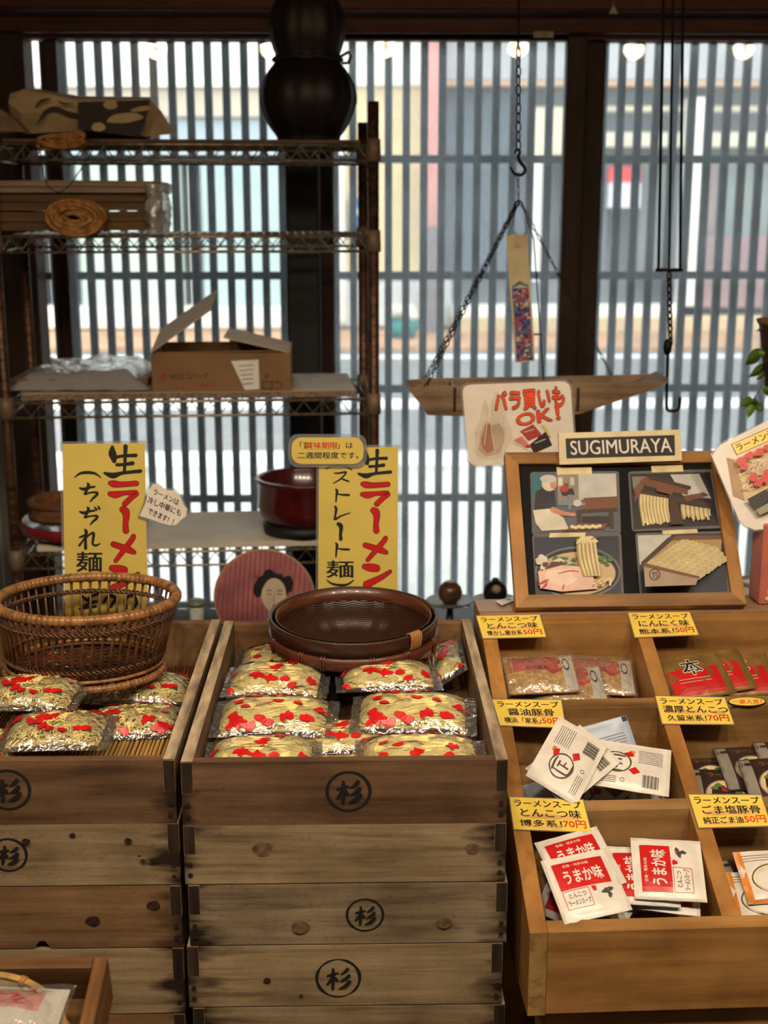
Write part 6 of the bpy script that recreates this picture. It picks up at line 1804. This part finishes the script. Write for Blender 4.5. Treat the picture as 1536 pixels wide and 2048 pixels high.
def pk_back(seed):
    rn = random.Random(seed)
    A = packet(.125, .085, .0045, M['pkblue'], seed)
    finelines(A, .0, -.03, .05, .02, 11, M['pkink'], rn); patch(A, -.056, -.03, -.02, .0, M['pkwhite'], 1, 4); patch(A, .028, -.036, .04, -.028, M['pkorange'], 2, 3); A.poly([(-.05, -.004), (-.04, .006), (-.03, -.004), (-.04, -.012)], M['pkred'], lay=3); patch(A, .054, .034, .062, .042, M['black'], 2, 3)
    A.build('print', A.t); return A.t
def pk_clear(seed):
    rn = random.Random(seed)
    A = packet(.118, .082, .009, M['pktan'], seed)
    vs = [(-.054, .036), (.030, .036), (.036, .012), (.03, -.002), (.0, -.006), (-.054, .006)]
    patch(A, -.052, .002, .03, .036, plain('packet_pink_label', (208, 96, 84), .35), 1, 8)
    A.blob(.022, .016, .016, .022, plain('packet_vermilion', (206, 66, 44), .35), jit=.12, lay=2)
    A.text('とんこつ', lq(-.030, .016, .012, .028), M['pkwhite'], .11, lay=3); A.text('とんこつ', lq(-.030, .016, .012, .028), M['black'], .04, lay=4); A.text('らーめん', lq(-.024, .003, .014, .012), M['black'], .03, lay=4)
    patch(A, .036, -.038, .057, .038, M['pkwhite'], 2, 6); A.blob(.044, .016, .006, .014, M['black'], lay=4, n=20); A.text('スープ', [(.041, .026), (.047, .026), (.047, .007), (.041, .007)], M['pkwhite'], .02, lay=5)
    A.build('label_print', A.t)
    mb = MB(); mb.grid(lambda u, v: Vector(((u - .5) * .126, (v - .5) * .09, A.top((u - .5) * .118, (v - .5) * .082) + .0018 + .0012 * noise.noise(Vector((u * 9, v * 9, seed))))), 24, 18); mb.build('clear_bag', M['film'], A.t)
    return A.t
def pk_hon(seed):
    rn = random.Random(seed)
    A = packet(.110, .085, .007, M['pkgold'], seed, back=M['pkwhite'])
    patch(A, -.05, -.036, .040, .014, M['pkred'], 1, 8); A.blob(-.005, .006, .034, .02, M['pkgold'], jit=.15, lay=2)
    A.text('本', lq(-.022, .0, .012, .034), M['pkwhite'], .10, lay=3); A.text('本', lq(-.022, .0, .012, .034), M['black'], .035, lay=4)
    finelines(A, -.035, -.016, .02, -.004, 2, M['pkwhite'], rn); finelines(A, -.042, -.032, .03, -.02, 2, M['pkink'], rn)
    A.build('print', A.t); return A.t
def pk_bowl(seed):
    A = packet(.105, .088, .0065, M['pkdark'], seed, back=M['pksilver'])
    patch(A, -.052, -.042, -.034, .042, M['pksilver'], 1, 5); patch(A, .034, -.042, .052, .042, M['pksilver'], 1, 5)
    A.blob(0, -.008, .032, .027, M['pksilver'], lay=2, n=28); A.blob(0, -.008, .030, .025, plain('soup_cream', (204, 178, 136), .4), lay=3, n=28)
    g = plain('scallion_green', (82, 112, 56), .4); rd = plain('ginger_red', (190, 52, 56), .4); ch = plain('pork_slice', (176, 128, 98), .4)
    for k in range(5): A.blob(-.018 + .009 * k, -.019, .006, .007, ch, jit=.1, lay=4, n=10)
    for (x, y) in ((.016, .003), (.02, -.004), (-.016, .004), (.012, .009), (-.01, .009)): A.blob(x, y, .006, .004, g, jit=.25, lay=5, n=9)
    for k in range(5): A.stroke([(-.006 + .003 * k, .006, .001), (-.004 + .003 * k, -.002 - .001 * (k % 2), .002)], rd, lay=6, n=3)
    patch(A, -.03, .024, .03, .038, M['pkdark'], 2, 4); A.text('ラーメン', lq(-.022, .026, .022, .035), M['pkgold'], .03, lay=3)
    A.build('print', A.t); return A.t
def pk_noren(seed):
    rn = random.Random(seed)
    A = packet(.11, .085, .006, M['pkwhite'], seed, back=M['pkdark'])
    A.blob(-.004, -.006, .036, .024, M['pkink'], lay=1, n=28); A.blob(-.004, -.006, .034, .022, plain('cream_soup', (222, 206, 168), .4), lay=2, n=28); g = plain('leek_green', (66, 96, 48), .4)
    for k in range(8): A.blob(.004 + .003 * k, -.004 + .004 * (k % 3), .005, .004, g, jit=.2, lay=3, n=8)
    A.blob(.022, -.01, .007, .005, plain('pink_fishcake', (206, 120, 120), .4), lay=4); finelines(A, -.045, .022, .045, .036, 3, M['pkink'], rn); patch(A, -.055, -.042, -.044, .042, M['pkorange'], 1, 4); patch(A, -.05, -.042, .05, -.036, M['pkorange'], 1, 4)
    A.build('print', A.t); return A.t
used2 = set()
PDIM = {}; PILES = {}
def lay(proto, label, px, py, depth, rot, tx, ty, group):
    """put a packet on the slope: depth under the rim plane, turned by rot, tipped by tx (towards the front) and ty"""
    t = proto if proto.name not in used2 else copy_tree(proto)
    used2.add(proto.name)
    depth = min(depth, .079)
    p = onplane(px, py, SO - EN * depth, EN)
    L, D = PDIM[proto.name]; c_, s_ = abs(cos(R(rot))), abs(sin(R(rot)))
    hx = (c_ * L + s_ * D) / 2 * cos(R(ty)) + .002; hy = (s_ * L + c_ * D) / 2 * cos(R(tx)) + .002 + abs(sin(R(tx))) * .004
    lx, ls = (p - SO).dot(EX), (p - SO).dot(ES)
    ci = int(max(0, lx) // PITCHX); ri = 0 if ls < .2145 else 1 if ls < .422 else 2
    x0, x1 = ci * PITCHX + TH, (ci + 1) * PITCHX; s0, s1 = ((.019, .2045), (.224, .411), (.4325, .614))[ri]
    # the walls are upright, so the space shifts towards the front with depth
    s0 -= .058 * tS; s1 -= .058 * tS
    nx = (x0 + x1) / 2 if x1 - x0 < 2 * hx else max(x0 + hx, min(x1 - hx, lx)); ny = (s0 + s1) / 2 if s1 - s0 < 2 * hy else max(s0 + hy, min(s1 - hy, ls))
    p = p + EX * (nx - lx) + ES * (ny - ls)
    B = Matrix((EX, ES, EN)).transposed().to_4x4()
    Mx = Matrix.Translation(p) @ B @ Matrix.Rotation(R(tx), 4, 'X') @ Matrix.Rotation(R(ty), 4, 'Y') @ Matrix.Rotation(R(rot), 4, 'Z')
    key = (ci, ri)
    if key not in PILES: PILES[key] = Pile(Matrix.Translation(SO) @ B, -.0865)
    PILES[key].settle(t, Mx, gap=.001)
    t['label'] = label; t['group'] = group
    return t
r1, r2, r3, r4 = pk_red(1), pk_red(2), pk_emblem(3), pk_back(5)
c1, h1, b1, n1, e2 = pk_clear(6), pk_hon(7), pk_bowl(8), pk_noren(9), pk_emblem(13)
for o_, d_ in ((r1, (.098, .098)), (r2, (.098, .098)), (r3, (.125, .085)), (r4, (.125, .085)), (e2, (.125, .085)), (c1, (.126, .09)), (h1, (.11, .085)), (b1, (.105, .088)), (n1, (.11, .085))): PDIM[o_.name] = d_
g = 'red and white soup packets in the lowest left compartment'
for q in ((r1, 'red and white soup packet at the very left, half under others', 1108, 1728, .074, 64, 2, 4), (r2, 'red and white soup packet at the back left of its pile, by the wall', 1162, 1712, .070, 6, 8, 0),
          (r1, 'red and white soup packet at the back centre of the lowest left pile, mostly hidden', 1232, 1712, .076, -6, 4, 0), (r2, 'upside down red and white soup packet leaning in the middle of the lowest left pile', 1215, 1748, .058, 140, 6, 6),
          (r1, 'red and white soup packet lying under the front middle, corner towards the divider', 1208, 1798, .066, -34, 2, 0), (r2, 'red and white soup packet at the front right under the flat one, turned over', 1352, 1808, .070, 168, 0, -2),
          (r2, 'red and white soup packet at the bottom front centre with only its red edge showing', 1270, 1812, .082, 84, 0, 0), (r1, 'red and white soup packet just behind the frontmost one, its lettering half covered', 1134, 1772, .052, 16, 3, 1),
          (r2, 'frontmost red and white soup packet, fully readable, at the left of the pile', 1164, 1812, .040, 12, 7, 2), (r1, 'flat red and white soup packet turned sideways, topmost at the right of the pile', 1342, 1776, .040, 83, 5, -3)):
    lay(*q, g)
g = 'white emblem soup packets in the middle left compartment'
for q in ((r4, 'pale blue backed packet flat on the floor of the middle left compartment', 1110, 1590, .079, 20, 0, 0), (r3, 'white emblem packet at the bottom of the middle left pile by the front row board', 1270, 1598, .079, 172, 0, 0),
          (e2, 'white emblem packet peeping out at the right end of the middle left pile', 1316, 1590, .078, -30, 0, 0), (e2, 'white packet with text side lying low at the front centre of the middle left pile', 1176, 1592, .066, 40, 3, 2),
          (r4, 'pale blue back side of a soup packet leaning upright in the middle left compartment', 1190, 1506, .030, 14, 36, 0), (r3, 'broad white emblem packet with barcode lying on the right of the middle left pile', 1268, 1574, .050, -14, 8, -3),
          (e2, 'white emblem packet sloping in front of the pale blue one', 1140, 1572, .040, 40, 10, 4), (r3, 'white emblem packet standing tilted against the left board', 1078, 1566, .030, 58, 14, 10)):
    lay(*q, g)
g = 'clear noodle soup packets in the top left compartment'
for q in ((c1, 'clear tan soup packet lying lowest at the front left corner of the top left compartment', 1050, 1396, .079, -2, 0, 0), (c1, 'clear soup packet turned over at the front right of the top left pile', 1222, 1392, .079, 172, 0, 0),
          (c1, 'clear tan soup packet at the back left of the top left compartment', 1066, 1340, .079, 0, 3, 0), (c1, 'clear tan soup packet with black oval at the back right of the top left compartment', 1206, 1340, .079, -5, 2, 0),
          (c1, 'clear tan soup packet with bold lettering at the front centre of the top pile', 1136, 1388, .056, 2, 5, 0), (c1, 'clear tan soup packet at the front left of the top left pile', 1052, 1376, .052, 2, 4, 0)):
    lay(*q, g)
g = 'red and gold soup packets in the top right compartment'
for q in ((h1, 'red and gold packet lying flat under the tilted ones, nearest the front', 1500, 1390, .079, 4, 0, 0), (h1, 'red and gold packet lying lowest beside the rich pork soup card', 1400, 1394, .079, 8, 0, 0),
          (h1, 'red and gold packet cut by the right photo edge', 1560, 1362, .060, -4, 10, 0), (h1, 'red and gold packet third from the divider, its character clear', 1484, 1360, .060, 6, 10, 2),
          (h1, 'red and gold packet second from the divider, half covered', 1430, 1364, .060, 10, 10, 2), (h1, 'big red and gold packet with the black character, leaning by the middle divider', 1376, 1378, .055, 10, 10, 2)):
    lay(*q, g)
g = 'dark ramen bowl soup packets in the middle right compartment'
for q in ((b1, 'dark packet with bowl picture at the back left by the middle divider', 1424, 1548, .076, 4, 0, 0), (b1, 'dark packet with bowl picture at the front left, its red ginger bright', 1452, 1576, .064, -4, 5, 0), (b1, 'dark packet with bowl picture at the back between two silver seals', 1500, 1540, .079, 2, 0, 0), (b1, 'dark packet with bowl picture at the back, cut by the right photo edge', 1580, 1542, .076, 0, 0, 0), (b1, 'dark packet with bowl picture at the front, cut by the right photo edge', 1552, 1574, .062, 2, 5, 0)):
    lay(*q, g)
g = 'white and orange bowl packets in the lowest right compartment'
for q in ((n1, 'white packet lowest at the front of the lowest right compartment', 1540, 1826, .079, 0, 0, 0), (b1, 'dark packet lying at the back of the lowest right compartment', 1510, 1746, .079, 6, 0, 0),
          (n1, 'white packet with leek topped bowl in the middle of the lowest right pile', 1536, 1794, .062, -2, 4, 0), (n1, 'white and orange packet topmost, cut by the right photo edge', 1556, 1748, .048, 2, 6, 0)):
    lay(*q, g)

# ================================================================ the tilted box in the left foreground
FA = R(15)
c = at(216, 1912, Y=1.44)
BM = Matrix.Translation(c) @ Matrix.Rotation(R(0), 4, 'Z') @ Matrix.Rotation(FA, 4, 'X')
t = thing('tilted_wooden_box', 'brown wooden box tilted forward before the left crates, holding a round bamboo tray', 'crate', M=BM)
bwid, bdep, bh, bt = .44, .40, .073, .017
M['boxin'] = wood('box_inside', (74, 48, 26), (112, 78, 46), (132, 96, 60), axis=0, grain=30, bump=.2)
M['boxside'] = wood('box_side', (84, 54, 28), (128, 88, 50), (150, 110, 68), axis=1, grain=30, bump=.3)
for nm, cc, dd, m_ in (('back_board', (-bwid / 2, -bt / 2, -bh / 2), (bwid - 2 * bt - .0006, bt, bh), M['boxin']), ('front_board', (-bwid / 2, -bdep + bt / 2, -bh / 2), (bwid - 2 * bt - .0006, bt, bh), M['boxin']), ('side_board', (-bt / 2, -bdep / 2, -bh / 2), (bt, bdep, bh), M['boxside']), ('side_board', (-bwid + bt / 2, -bdep / 2, -bh / 2), (bt, bdep, bh), M['boxside']), ('base_board', (-bwid / 2, -bdep / 2, -bh + .010), (bwid - 2 * bt - .001, bdep - 2 * bt - .001, .020), M['boxin'])):
    mb = MB(); mb.box(cc, dd, bev=.0018); mb.build(nm, m_, t)
TM = BM @ Matrix.Translation((-.142, -.144, -bh + .0205))
t = thing('bamboo_tray', 'round split bamboo tray lying in the tilted wooden box', 'tray', M=TM)
rt_ = .112
M['splitbamboo'] = plain('split_bamboo', (176, 138, 78), .4, vary=.2, scale=40)
mb = MB(); mb.lathe([(.001, .002), (rt_ - .012, .002), (rt_, .012), (rt_ + .002, .05), (rt_ - .001, .05), (rt_ - .004, .014), (rt_ - .014, .005), (.001, .005)], 72); mb.build('body', plain('tray_weave', (132, 112, 84), .5, vary=.25, scale=90), t)
mb = MB()
for k in range(4): mb.tube([((rt_ + .002 + .0035 * (k % 2)) * cos(a), (rt_ + .002 + .0035 * (k % 2)) * sin(a), .050 + .0042 * (k // 2)) for a in [2 * pi * i / 90 for i in range(90)]], .0028, 6, closed=True)
mb.build('rim', M['splitbamboo'], t)
mb = MB()
for a0 in (.35, 1.15, 1.95, 2.8, 3.7, 4.6, 5.5):
    for d_ in (-.02, 0, .02):
        a = a0 + d_; mb.tube([((rt_ + q) * cos(a), (rt_ + q) * sin(a), z) for q, z in ((-.003, .046), (.008, .046), (.0095, .052), (.006, .0585), (-.001, .0575), (-.003, .05))], .0016, 5)
mb.build('binding', M['tie'], t)
A = packet(.20, .13, .018, M['pkwhite'], 21, name='gift_packet')
pt = A.t; pt['label'] = 'white packet with pink and red bands lying in the bamboo tray'; pt['category'] = 'packet'
pk = plain('pink_band', (218, 150, 140), .3)
patch(A, -.094, .022, .074, .056, pk, 1, 10); patch(A, -.094, -.062, .034, -.006, M['pkred'], 1, 10)
for k, (x, y) in enumerate(((.005, .044), (.03, .038), (.05, .048), (-.02, .03))): A.blob(x, y, .017, .009, M['pkred'], rot=.5 * k, jit=.25, lay=2)
for q in ([(-.02, .05, .002), (-.01, .036, .006), (0, .026, .002)], [(-.07, .05, .001), (-.072, .03, .002), (-.06, .026, .001)], [(-.055, .05, .001), (-.05, .03, .002)]): A.stroke(q, M['pkwhite'] if q[0][2] > .0015 else M['signred'], lay=3)
A.text('杉村屋', lq(-.075, -.05, .0, -.02), M['pkwhite'], .04, lay=2) if False else None
A.build('print', pt)
mb = MB(); mb.grid(lambda u, v: Vector(((u - .5) * .212, (v - .5) * .14, A.top((u - .5) * .2, (v - .5) * .13) + .002 + .003 * noise.noise(Vector((u * 7, v * 6, 3))))), 30, 22); mb.build('clear_bag', M['film'], pt)
pt.matrix_world = BM @ Matrix.Translation((-.138, -.118, .010)) @ Matrix.Rotation(R(-2), 4, 'X') @ Matrix.Rotation(R(-4), 4, 'Z')
bpy.context.view_layer.update()
